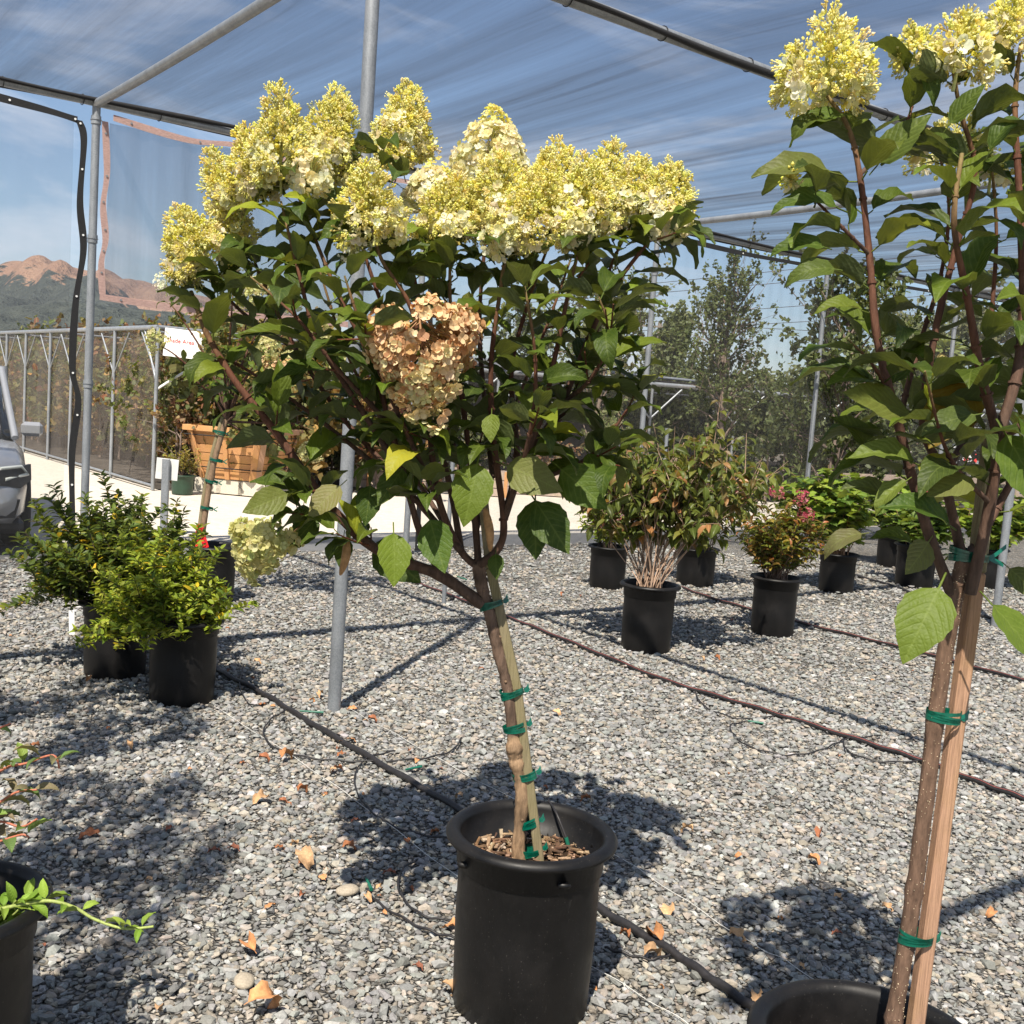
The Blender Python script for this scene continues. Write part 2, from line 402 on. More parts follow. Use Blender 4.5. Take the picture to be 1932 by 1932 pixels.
m = mat('shaded_road_strip'); b = NB(m)  # dark strip of road: shadow of the nets put into the colour
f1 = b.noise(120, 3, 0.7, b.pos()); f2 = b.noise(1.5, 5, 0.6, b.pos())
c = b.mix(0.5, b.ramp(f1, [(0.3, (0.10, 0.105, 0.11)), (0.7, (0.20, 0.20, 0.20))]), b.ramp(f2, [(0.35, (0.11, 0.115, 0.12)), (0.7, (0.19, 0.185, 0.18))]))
b.out(b.bsdf(c, 0.9, b.bump(f1, 0.4, 0.004), 0, 0.2)); M['road_shade'] = m
m = mat('gravel_bed'); b = NB(m)
v = b.n("TexVoronoi"); v.inputs['Scale'].default_value = 52; b.l(b.pos(), v.inputs['Vector'])
v2 = b.n("TexVoronoi"); v2.feature = 'DISTANCE_TO_EDGE'; v2.inputs['Scale'].default_value = 52; b.l(b.pos(), v2.inputs['Vector'])
sep = b.n("SeparateColor"); b.l(v.outputs['Color'], sep.inputs[0])
c = b.ramp(sep.outputs[0], [(0.0, (0.16, 0.16, 0.155)), (0.35, (0.23, 0.23, 0.22)), (0.62, (0.30, 0.295, 0.28)), (0.85, (0.40, 0.35, 0.28)), (1.0, (0.52, 0.51, 0.48))])
c = b.mix(b.ramp(v2.outputs[0], [(0.0, (1, 1, 1)), (0.12, (0, 0, 0))]), c, (0.13, 0.12, 0.105))  # shade in the gaps between stones, mixed into the colour
big = b.noise(0.9, 5, 0.6, b.pos()); c = b.mix(0.55, c, b.mix(1.0, c, b.ramp(big, [(0.38, (0.72, 0.66, 0.58)), (0.6, (1.12, 1.12, 1.12))]), 'MULTIPLY'))
h = b.math('MINIMUM', b.math('MULTIPLY', v2.outputs[0], 5.0), 1.0)
h = b.math('ADD', h, b.math('MULTIPLY', sep.outputs[1], 0.9))
b.out(b.bsdf(c, 0.9, b.bump(h, 1.0, 0.014), 0, 0.2)); M['gravel'] = m
R_ = 2500
sheet('ground', [(-R_, -60), (R_, -60), (R_, R_), (-R_, R_)], M['road'], -0.008)
sheet('gravel_yard', [ed(-14, -14), ed(60, -14), ed(60, 0.45), ed(-14, 0.45)], M['gravel'], 0.0)
sheet('road_shade_strip', [ed(-14, 0.45), ed(60, 0.45), ed(60, 1.25), ed(-14, 1.25)], M['road_shade'], -0.004)  # road edge darkened by colour where the net shadow falls

# loose stones: one scatter of angular chips over the bed
t = (1 + 5 ** .5) / 2
ICO = np.array([(-1, t, 0), (1, t, 0), (-1, -t, 0), (1, -t, 0), (0, -1, t), (0, 1, t), (0, -1, -t), (0, 1, -t), (t, 0, -1), (t, 0, 1), (-t, 0, -1), (-t, 0, 1)], float) / math.hypot(1, t)
ICF = [(0, 11, 5), (0, 5, 1), (0, 1, 7), (0, 7, 10), (0, 10, 11), (1, 5, 9), (5, 11, 4), (11, 10, 2), (10, 7, 6), (7, 1, 8), (3, 9, 4), (3, 4, 2), (3, 2, 6), (3, 6, 8), (3, 8, 9), (4, 9, 5), (2, 4, 11), (6, 2, 10), (8, 6, 7), (9, 8, 1)]
def rand_rot(n):
    q = rng.normal(size=(n, 4)); q /= np.linalg.norm(q, axis=1)[:, None]; a, x, y, z = q.T
    return np.stack([np.stack([1 - 2 * (y * y + z * z), 2 * (x * y - a * z), 2 * (x * z + a * y)], 1), np.stack([2 * (x * y + a * z), 1 - 2 * (x * x + z * z), 2 * (y * z - a * x)], 1), np.stack([2 * (x * z - a * y), 2 * (y * z + a * x), 1 - 2 * (x * x + y * y)], 1)], 1)
def rotz(a):
    a = np.asarray(a); c, s_ = np.cos(a), np.sin(a); o = np.zeros_like(a)
    return np.stack([np.stack([c, -s_, o], 1), np.stack([s_, c, o], 1), np.stack([o, o, o + 1], 1)], 1)
gb = MB()
def stone_cols(n):
    k = rng.random(n); g = rng.uniform(0.17, 0.33, n)[:, None] * np.array([[1.0, 1.0, 0.95]])
    tan = rng.uniform(0.20, 0.38, n)[:, None] * np.array([[1.10, 0.98, 0.82]]); wh = rng.uniform(0.36, 0.48, n)[:, None] * np.array([[1, 0.99, 0.95]])
    c = np.where(k[:, None] < 0.66, g, np.where(k[:, None] < 0.96, tan, wh)); return c * rng.uniform(0.97, 1.03, (n, 3))
zones = [(1.55, 3.2, 4400, .95), (3.2, 4.6, 3600, 1.0), (4.6, 6.4, 2700, 1.08), (6.4, 9.0, 1500, 1.2), (9.0, 12.0, 600, 1.35)]
for (ya, yb, den, sc) in zones:
    xm = lambda y: 0.52 * y + 0.55
    A = (xm(ya) + xm(yb)) * (yb - ya); n = int(A * den)
    y = rng.uniform(ya, yb, n); x = rng.uniform(-1, 1, n) * xm(y)
    dd = (x - P0[0]) * DV[0] + (y - P0[1]) * DV[1]; ok = dd < 0.42; x, y = x[ok], y[ok]; n = len(x)
    for vi in range(10):
        s_ = slice(vi * n // 10, (vi + 1) * n // 10); k = s_.stop - s_.start
        tv = ICO * (1 + rng.uniform(-0.42, 0.30, 12))[:, None] * np.array([1, rng.uniform(0.5, 0.85), rng.uniform(0.38, 0.6)])
        r = sc * np.clip(rng.lognormal(math.log(0.0104), 0.36, k), 0.004, 0.024)
        R = rotz(rng.uniform(0, 6.28, k)) ; tilt = rng.normal(0, 0.38, (k, 2)); 
        Rx = np.zeros((k, 3, 3)); cx, sx = np.cos(tilt[:, 0]), np.sin(tilt[:, 0]); Rx[:, 0, 0] = 1; Rx[:, 1, 1] = cx; Rx[:, 1, 2] = -sx; Rx[:, 2, 1] = sx; Rx[:, 2, 2] = cx
        Rm = np.einsum('mij,mjk->mik', R, Rx) * r[:, None, None]
        P = np.stack([x[s_], y[s_], r * rng.uniform(0.15, 0.6, k)], 1)
        gb.inst((tv, {3: ICF}, np.zeros((12, 3))), Rm, P, stone_cols(k), 0, False)
gb.build('gravel', M['stone'], label=None, kind='stuff')
# a few pale river pebbles among the chips
for (u, v_, r, lab) in ((655, 1690, .028, 'round beige pebble on gravel in front of the tall pot'), (675, 1690 + 0, .0, ''), (460, 1862, .026, 'flat tan pebble beside the vine shoot tip'), (1690, 1893, .035, 'brown oval pebble in the leafy shadow by the redwood stake'), (1620, 1890, .028, 'grey oval pebble in the leafy shadow above the pot rim'), (1235, 1783, .02, 'small buff pebble close to the tall pot wall')):
    if r == 0: continue
    p = gp(u, v_); bb = MB(); th = np.linspace(0, math.pi, 9); pr = [(math.sin(a) * r, math.cos(a) * r * .5) for a in th]
    bb.lathe(pr[::-1], 20, (0, 0, 0), (0.36, 0.31, 0.24)); V = bb.V[0]; V[:, 0] *= 1.3; V += np.sin(V[:, [1, 2, 0]] * 90) * .0015; bb.V[0] = V @ rotz([rng.uniform(0, 3)])[0].T + p + (0, 0, r * .62)
    bb.build('pebble', M['stone'], base=p, label=lab, cat='pebble', group='loose pebbles on the gravel')

# ------------------------------------------------------------------ shade structure frame
fr = thing('shade_structure', P1, 'galvanised pipe frame of posts and rafters carrying the shade netting', 'shade frame')
def pipe(name, a, b_, r, sides=16, parent=fr, sag=0.0, n=2, mt='steel'):
    a = np.asarray(a); b_ = np.asarray(b_); ts = np.linspace(0, 1, n); P = a + (b_ - a) * ts[:, None]; P[:, 2] -= sag * 4 * ts * (1 - ts)
    q = MB(); q.tube(P, r, sides); return q.build(name, M[mt], parent)
def clampring(p, r, axis=UP):
    q = MB(); a = nrm(axis); q.tube([p - a * .03, p + a * .03], r * 1.22, 16); q.tube([p + a * .0, p + a * .004], r * 1.4, 16); return q
QS = 2.95
eposts = [0, QS, 2 * QS, 3 * QS, 4 * QS, 5 * QS, 6 * QS, 8 * QS]
for k in eposts:
    p = ed(k, 0); o = pipe('post', p, p + UP * TOP, 0.030)
    for z in (TOP - .12, TOP - 1.0 if k == 0 else TOP - .3, TOP - 2.1 if k == 0 else TOP - .5):
        clampring(p + UP * z, .030).build('coupling', M['steel'], o)
STG = 0.48
for k in (0, 2 * QS, 4 * QS, 6 * QS):
    p = ed(k, -BAY); o = pipe('post', p, p + UP * TOP, 0.0315); clampring(p + UP * (TOP - .1), .0315).build('coupling', M['steel'], o)
    pipe('rafter', ed(k, 0, TOP), ed(k, -BAY, TOP), 0.032, sag=.02, n=9); pipe('rafter', ed(k + STG, -BAY, TOP), ed(k + STG, -2 * BAY, TOP), 0.032)
    p = ed(k + STG, -2 * BAY)
    if k: pipe('post', p, p + UP * TOP, 0.0315)
pipe('eave_pipe', ed(-9, 0, TOP + .01), ed(8 * QS, 0, TOP + .01), 0.031, sag=.0, n=40)
pipe('purlin', ed(-6, -BAY, TOP + .01), ed(8 * QS, -BAY, TOP + .01), 0.034, n=40)
pipe('purlin', ed(-2.2, -2 * BAY, TOP + .01), ed(8 * QS, -2 * BAY, TOP + .01), 0.034, n=40)
# thin riser posts between the rows
for (u, v_, h, lab) in ((837, 1140, 2.2, 'thin galvanised riser standing in gravel behind the lime hydrangea trunk'), (1236, 1088, 1.35, 'thin galvanised riser rising between the two shrubs in black pots')):
    p = gp(u, v_); q = MB(); q.tube([p, p + UP * h], .0165, 12); q.tube([p + UP * h, p + UP * (h + .03)], .022, 12)
    q.build('riser_pipe', M['steel'], base=p, label=lab, cat='riser pipe')

# nets
m_roof = None
def rotnet(name, cov, thread, sc, sa, ang):
    m = net(name, cov, thread, (1, 1, 1), sa)
    t_ = m.node_tree
    mpn = [x for x in t_.nodes if x.type == 'MAPPING'][0]; mpn.inputs['Rotation'].default_value = (0, 0, ang)
    m2 = t_.nodes.new("ShaderNodeMapping"); m2.inputs['Scale'].default_value = sc
    nz_ = [x for x in t_.nodes if x.type == 'TEX_NOISE'][0]; nz_.inputs['Detail'].default_value = 9; nz_.inputs['Roughness'].default_value = .68; t_.links.new(mpn.outputs[0], m2.inputs['Vector']); t_.links.new(m2.outputs[0], nz_.inputs['Vector'])
    return m
angd = math.atan2(DV[1], DV[0])
M['roofnet'] = rotnet('roof_shade_net', 0.145, (0.040, 0.034, 0.032), (0.12, 2.6, 1.0), 0.75, -angd)
M['wallnet'] = rotnet('wall_shade_net', 0.16, (0.16, 0.155, 0.15), (3.5, 1.0, 0.25), 0.22, -angd)
M['bluenet'] = rotnet('panel_shade_net', 0.46, (0.15, 0.155, 0.18), (3.5, 3.5, 0.25), 0.3, -angd)
M['farnet'] = rotnet('far_shade_net', 0.105, (0.44, 0.39, 0.35), (1.5, 1.5, 0.25), 0.12, 0.0)
M['backnet'] = rotnet('back_shade_net', 0.75, (0.09, 0.08, 0.07), (1.5, 1.5, 0.25), 0.1, 0.0)  # dark net, stands in for the gloom inside the side house
def grid(nu, nv, f):
    U, V = np.meshgrid(np.linspace(0, 1, nu), np.linspace(0, 1, nv), indexing='ij')
    P = f(U, V).reshape(-1, 3); i = np.arange((nu - 1) * (nv - 1)); a = i // (nv - 1); b_ = i % (nv - 1); k = a * nv + b_
    return P, {4: np.stack([k, k + nv, k + nv + 1, k + 1], 1)}
def roofz(e, d):
    z = np.zeros_like(e)
    for j in range(11):
        wl = 0.11 * 1.37 ** j; ph = (j * 1.7) % 6.28
        z += 0.0042 * wl ** 0.62 * np.sin(6.283 * e / wl + ph + 0.9 * np.sin(d * (0.5 + .13 * j) + j)) * (0.6 + 0.4 * np.sin(d * 0.8 + j * 2.1))
    return z * 1.15
def rf(U, V):
    e = -9 + U * (8 * QS + 9); d = 0.03 - V * (3 * BAY)
    bayph = np.abs(np.sin(math.pi * d / BAY)); z = TOP + 0.045 - 0.05 * bayph * (0.6 + .4 * np.sin(e)) + roofz(e, d) * (0.35 + 0.65 * bayph)
    return P0 + EV * e[..., None] + DV * d[..., None] + UP * z[..., None]
q = MB(); P, F = grid(900, 120, rf); q.add(P, F)
q.build('roof_net', M['roofnet'], base=ed(0, 0, TOP), label='dark shade netting stretched overhead on the pipe rafters, rippled and see-through', cat='shade net')
def wallnet(name, e0, e1, z0, z1, mt, label, off=0.0, nu=160):
    def f(U, V):
        e = e0 + U * (e1 - e0); z = z0 + V * (z1 - z0)
        d = off + 0.012 * np.sin(e * 9 + 1.5 * np.sin(z * 1.3)) * (1.15 - V) + 0.006 * np.sin(e * 31 + z) + .02 * np.sin(e * 2.1) * (1 - V)
        return P0 + EV * e[..., None] + DV * d[..., None] + UP * z[..., None]
    q = MB(); P, F = grid(nu, 24, f); q.add(P, F)
    return q.build(name, M[mt], base=ed(e0, off, 0), label=label, cat='shade net')
w1 = wallnet('shade_net', -8.5, -0.16, 0.06, TOP - .13, 'wallnet', 'pale full height net wall between the silver car and the corner post')
w2 = wallnet('shade_net', 0.10, QS - .1, 2.12, TOP - .12, 'bluenet', 'short blue grey net panel with pink hem hanging beside the corner post')
w3 = wallnet('shade_net', QS + .12, 8 * QS, 0.06, TOP - .12, 'wallnet', 'long full height net wall in front of the oak trees', nu=500)
def band(name, pts, wdt, mt, parent, dirn, gro=7):
    P = smooth(pts, 10); q = MB(); n = len(P); dn = np.asarray(dirn, float)
    wv = wdt * (1 + .15 * np.sin(np.arange(n) * .31))
    V = np.concatenate([P - dn * wv[:, None] / 2, P + dn * wv[:, None] / 2]); q.add(V, [(i, i + 1, n + i + 1, n + i) for i in range(n - 1)])
    V2 = V - DV * .003; q.add(V2, [(i, n + i, n + i + 1, i + 1) for i in range(n - 1)])
    for i in range(3, n, gro): q.tube([P[i] - DV * .009, P[i] - DV * .004], .008, 10, (0.8, 0.8, 0.8), 1)
    return q.build(name, [M[mt], M['white'] if mt == 'black' else M['steel']], parent)
# black hems (west wall and right of the second post) and pink hems of the short panel
zt = TOP - .09
band('hem', [ed(-8, -.02, zt + .02), ed(-3, -.02, zt + .0), ed(-1.2, -.02, zt + .0), ed(-.45, -.02, zt - .03), ed(-.14, -.02, zt - .06)], .05, 'black', w1, UP, 12)
band('hem', [ed(-.13, -.02, zt - .06), ed(-.09, -.02, zt - .2), ed(-.105, -.02, zt - .65), ed(-.07, -.02, zt - 1.0), ed(-.115, -.02, zt - 1.4), ed(-.125, -.02, zt - 1.9), ed(-.075, -.02, zt - 2.15), ed(-.11, -.02, .9), ed(-.095, -.02, .4), ed(-.095, -.02, .05)], .048, 'black', w1, EV, 12)
band('hem', [ed(.12, -.02, zt + .01), ed(.7, -.02, zt - .04), ed(1.15, -.02, zt - .0), ed(1.7, -.02, zt - .05), ed(QS - .1, -.02, zt - .0)], .045, 'pink', w2, UP, 9)
band('hem', [ed(.06, -.02, zt - .03), ed(.085, -.02, zt - .4), ed(.065, -.02, zt - .65), ed(.09, -.02, zt - .9), ed(.065, -.02, zt - 1.08), ed(.08, -.02, 2.12)], .045, 'pink', w2, EV, 8)
band('hem', [ed(.06, -.02, 2.10), ed(.8, -.02, 2.08), ed(1.8, -.02, 2.10), ed(QS - .1, -.02, 2.10)], .045, 'pink', w2, UP, 11)
band('hem', [ed(QS + .13, -.02, zt - .02), ed(QS + .09, -.02, 2.5), ed(QS + .14, -.02, 1.8), ed(QS + .1, -.02, 1.0), ed(QS + .12, -.02, .05)], .06, 'black', w3, EV, 9)
band('hem', [ed(QS + .1 + i * 1.4, -.02, zt - .0 - (.02 if i % 2 else 0)) for i in range(15)], .05, 'black', w3, UP, 9)
# black roof hem strapped along the eave pipe and the middle purlin
roofn = [o for o in S.objects if o.name.startswith('roof_net')][0]
for dd_ in (0.0, -BAY):
    q = MB(); e = np.arange(-8, 23, 0.10)
    for s_ in (-1, 1):
        off = s_ * (.036 + .012 * np.abs(np.sin(e * 2.0 + s_))); z = TOP + (.030 if s_ * (1 if dd_ else -1) > 0 else -.004) + .012 * np.sin(e * 2.3 + s_)
        Pt = np.array([ed(a, dd_ + o_, z_) for a, o_, z_ in zip(e, off, z)])
        q.tube(Pt, .017 + .004 * np.sin(e * 3.3), 6)
    for e_ in np.arange(-7.5, 22, 0.62):
        c_ = ed(e_ + .1 * math.sin(e_ * 9), dd_, TOP + .010); th = np.linspace(0, 6.283, 15)
        q.tube([c_ + DV * (.038 * math.cos(a)) + UP * (.039 * math.sin(a)) + EV * .012 * math.sin(a * .5) for a in th], .003, 5, cap=False)
    q.build('hem', M['black'], roofn)

# ------------------------------------------------------------------ plant templates
def leaf_tmpl(W=0.5, droop=0.8, fold=0.25, nx=6, ny=9, wav=0.02, serr=0.012, tipw=2.2, petiole=0.16, seed=0):
    r_ = np.random.default_rng(seed); V = []; L = []; F = []
    ts = np.linspace(0, 1, ny + 1); ph = 0.45 - droop * ts ** 1.3; 
    yy = np.concatenate([[0], np.cumsum(np.cos(ph[:-1]) / ny)]); zz = np.concatenate([[0], np.cumsum(np.sin(ph[:-1]) / ny)])
    tw = r_.uniform(-.25, .25); asym = r_.uniform(-.06, .06)
    for i, t_ in enumerate(ts):
        w = W * 0.5 * (math.sin(math.pi * min(1, t_ ** 0.72))) ** 0.85 * (1 - 0.25 * max(0, t_ - .6) * tipw) if 0 < t_ < 1 else 0.004
        w *= 1 + (serr * 3 if i % 2 else -serr * 3) * (1 if 0.1 < t_ < .95 else 0)
        for j in range(nx + 1):
            x = -1 + 2 * j / nx; xx = x * w
            n_off = fold * abs(xx) + wav * math.sin(t_ * 17 + j * .8 + seed) * abs(x) + tw * xx * t_ + .012 * math.cos(t_ * 46) * (1 - abs(x))
            V.append((xx + asym * t_ * t_, yy[i] - math.sin(ph[i]) * n_off, zz[i] + math.cos(ph[i]) * n_off)); L.append((x * w / (W * .5) * 1.0, t_, 0))
    for i in range(ny):
        for j in range(nx):
            a = i * (nx + 1) + j; F.append((a, a + 1, a + nx + 2, a + nx + 1))
    V = np.array(V); L = np.array(L)
    if petiole:
        k = len(V); V[:, 1] += petiole; V[:, 2] += petiole * .45; pw = .013
        pv = [(-pw, 0, 0), (pw, 0, 0), (pw, petiole, petiole * .45), (-pw, petiole, petiole * .45), (0, 0, -pw * 1.6), (0, petiole, petiole * .45 - pw * 1.6)]
        V = np.concatenate([V, pv]); L = np.concatenate([L, [(0, 0, 0)] * 6]); F += [(k, k + 1, k + 2, k + 3), (k + 1, k + 4, k + 5, k + 2), (k + 4, k, k + 3, k + 5)]
    return V, {4: np.array(F)}, L
LEAF = [leaf_tmpl(.43, dr, fo, seed=i, wav=wv, petiole=.17) for i, (dr, fo, wv) in enumerate([(0.9, .25, .02), (1.5, .35, .03), (1.9, .2, .02), (1.2, .5, .03), (2.2, .3, .04), (0.6, .45, .015), (1.7, .55, .03)])]
HLEAF = [leaf_tmpl(.62, dr, .12, 8, 12, .012, .012, 1.6, .2, 40 + i) for i, dr in enumerate((0.25, .5))]
SLEAF = [leaf_tmpl(.40, dr, fo, 2, 4, .0, .0, 1.0, 0, 10 + i) for i, (dr, fo) in enumerate([(.7, .3), (.3, .4), (1.1, .2)])]
VLEAF = [leaf_tmpl(.44, dr, fo, 4, 6, .03, .0, 1.6, .12, 20 + i) for i, (dr, fo) in enumerate([(1.0, .5), (1.5, .7), (.6, .9)])]
def lobed():
    pts = [(0, 0), (.10, .02), (.34, -.02), (.30, .14), (.50, .22), (.44, .34), (.60, .50), (.40, .52), (.38, .66), (.24, .62), (.20, .82), (.08, .84), (0, 1.0)]
    P = [(x, y) for x, y in pts] + [(-x, y) for x, y in pts[-2:0:-1]]
    V = np.array([(x, y * .95, .10 * abs(x) - .3 * y * y + .15 * y) for x, y in P] + [(0, .42, .02)]); n = len(P)
    F = [(i, (i + 1) % n, n) for i in range(n)]; L = np.array([(x, y, 0) for x, y in P] + [(0, .42, 0)])
    return V, {3: np.array(F)}, L
OAKL = [lobed()]
def frames(d, up, s, roll=None):
    """rotation-scale matrices with +Y along d and +Z near up"""
    d = np.asarray(d, float); d = d / (np.linalg.norm(d, axis=1)[:, None] + 1e-9); up = np.broadcast_to(np.asarray(up, float), d.shape)
    x = np.cross(d, up); x /= np.linalg.norm(x, axis=1)[:, None] + 1e-9; z = np.cross(x, d)
    if roll is not None:
        c, s_ = np.cos(roll)[:, None], np.sin(roll)[:, None]; x, z = x * c + z * s_, z * c - x * s_
    return np.stack([x, d, z], 2) * np.asarray(s)[:, None, None]
def scatter(mb, T, P, D, U, Sz, Cc, roll=0.3, mi=0, smooth=True):
    n = len(P); P = np.asarray(P); D = np.asarray(D); U = np.broadcast_to(np.asarray(U, float), (n, 3)); Sz = np.asarray(Sz); Cc = np.asarray(Cc)
    if n == 0: return
    Rm = frames(D, U, Sz, rng.normal(0, roll, n)); k = rng.integers(0, len(T), n)
    for i, t_ in enumerate(T):
        q = k == i
        if q.any(): mb.inst(t_, Rm[q], P[q], Cc[q], mi, smooth)
def pick(pal, n, jit=0.18):
    pal = np.asarray(pal, float); wts = pal[:, 3] / pal[:, 3].sum(); k = rng.choice(len(pal), n, p=wts)
    return np.clip(pal[k, :3] * rng.uniform(1 - jit, 1 + jit, (n, 1)) * rng.uniform(.94, 1.06, (n, 3)), 0, 1)
HYD = [(.032, .056, .005, 4), (.048, .077, .006, 4), (.078, .112, .009, 2.4), (.13, .17, .014, 1.0), (.26, .27, .02, .4), (.030, .050, .009, 1.5)]
def sprig(sd_):
    r__ = np.random.default_rng(sd_); V = []; F3_ = []; F4_ = []
    for k in range(6):
        a = r__.uniform(0, 6.28); sp_ = r__.uniform(.1, .75); d = np.array([math.cos(a) * sp_, 1, math.sin(a) * sp_]); d /= np.linalg.norm(d); e = d * r__.uniform(.6, 1.0); x = np.cross(d, (0, 0, 1)); x /= np.linalg.norm(x); z = np.cross(x, d); b0 = len(V); w_ = .05
        V += [(-x * w_), (x * .5 + z * .87) * w_, (x * .5 - z * .87) * w_, e - x * w_ * .8, e + (x * .5 + z * .87) * w_ * .8, e + (x * .5 - z * .87) * w_ * .8]
        F4_ += [(b0, b0 + 1, b0 + 4, b0 + 3), (b0 + 1, b0 + 2, b0 + 5, b0 + 4), (b0 + 2, b0, b0 + 3, b0 + 5)]
        b1_ = len(V); w2 = r__.uniform(.11, .17); V += [e - d * w2 * .5, e + x * w2, e + z * w2, e - x * w2, e - z * w2, e + d * w2 * 1.5]
        F3_ += [(b1_ + i, b1_ + j, b1_ + k2) for i, j, k2 in ((0, 1, 2), (0, 2, 3), (0, 3, 4), (0, 4, 1), (5, 2, 1), (5, 3, 2), (5, 4, 3), (5, 1, 4))]
    return np.array(V), {3: np.array(F3_), 4: np.array(F4_)}, np.zeros((len(V), 3))
SPRIG = [sprig(i) for i in range(5)]
# floret: four rounded cupped petals
def floret(cup, w=0.55, np_=4):
    V = []; F = []
    for k in range(np_):
        a = k * 2 * math.pi / np_; c, s_ = math.cos(a), math.sin(a)
        loc = [(0.04, 0, 0), (.5, -w * .8, 0.12), (.88, -w * .55, .28), (1, 0, .34), (.88, w * .55, .28), (.5, w * .8, .12), (.52, 0, 0.02)]
        b0 = len(V)
        for x, y, z in loc:
            ca, sa = math.cos(cup * x), math.sin(cup * x); X = x * ca - z * sa * .4; Z = x * sa * .95 + z * .4
            V.append((X * c - y * s_, X * s_ + y * c, Z))
        F += [(b0, b0 + 1, b0 + 2, b0 + 6), (b0 + 6, b0 + 2, b0 + 3, b0 + 3)]
        F = F[:-1]; F += [(b0, b0 + 6, b0 + 4, b0 + 5)]
        F3.append((b0 + 6, b0 + 2, b0 + 3)) if False else None
        T3.append((b0 + 6, b0 + 2, b0 + 3)); T3.append((b0 + 6, b0 + 3, b0 + 4))
    V = np.array(V)
    return V, {4: np.array(F)}, np.zeros_like(V)
def mkfl(cup, w=.55, np_=4):
    global T3; T3 = []; V, F, L = floret(cup, w, np_); F[3] = np.array(T3); 
    V = V[:, [0, 2, 1]] * np.array([1, 1, 1])      # open towards +Y
    return V, F, L
FL_OPEN = [mkfl(.25), mkfl(.45, .6), mkfl(.05, .5), mkfl(.7, .6)]
FL_CUP = [mkfl(1.15, .4), mkfl(1.35, .5), mkfl(1.0, .35)]
BUD = [(np.array([(0, 0, 0), (.45, .7, 0), (0, .7, .45), (-.45, .7, 0), (0, .7, -.45), (0, 1.25, 0)]), {3: np.array([(0, 1, 2), (0, 2, 3), (0, 3, 4), (0, 4, 1), (5, 2, 1), (5, 3, 2), (5, 4, 3), (5, 1, 4)])}, np.zeros((6, 3)))]
LIME = [(.92, .86, .30, 4), (.94, .89, .42, 3), (.86, .81, .20, 1.5), (.94, .91, .56, 2)]
CREAM = [(.88, .84, .56, 3), (.92, .90, .74, 3), (.84, .76, .42, 2)]
TAN = [(.76, .54, .30, 4), (.80, .64, .38, 3), (.58, .34, .17, 2), (.48, .26, .13, 1.2)]
GCRM = [(.66, .64, .30, 4), (.74, .70, .38, 3), (.55, .56, .24, 2)]
WHT = [(.88, .88, .76, 3), (.80, .82, .60, 1)]
PNK = [(.62, .13, .19, 3), (.72, .30, .32, 2), (.45, .07, .12, 2)]
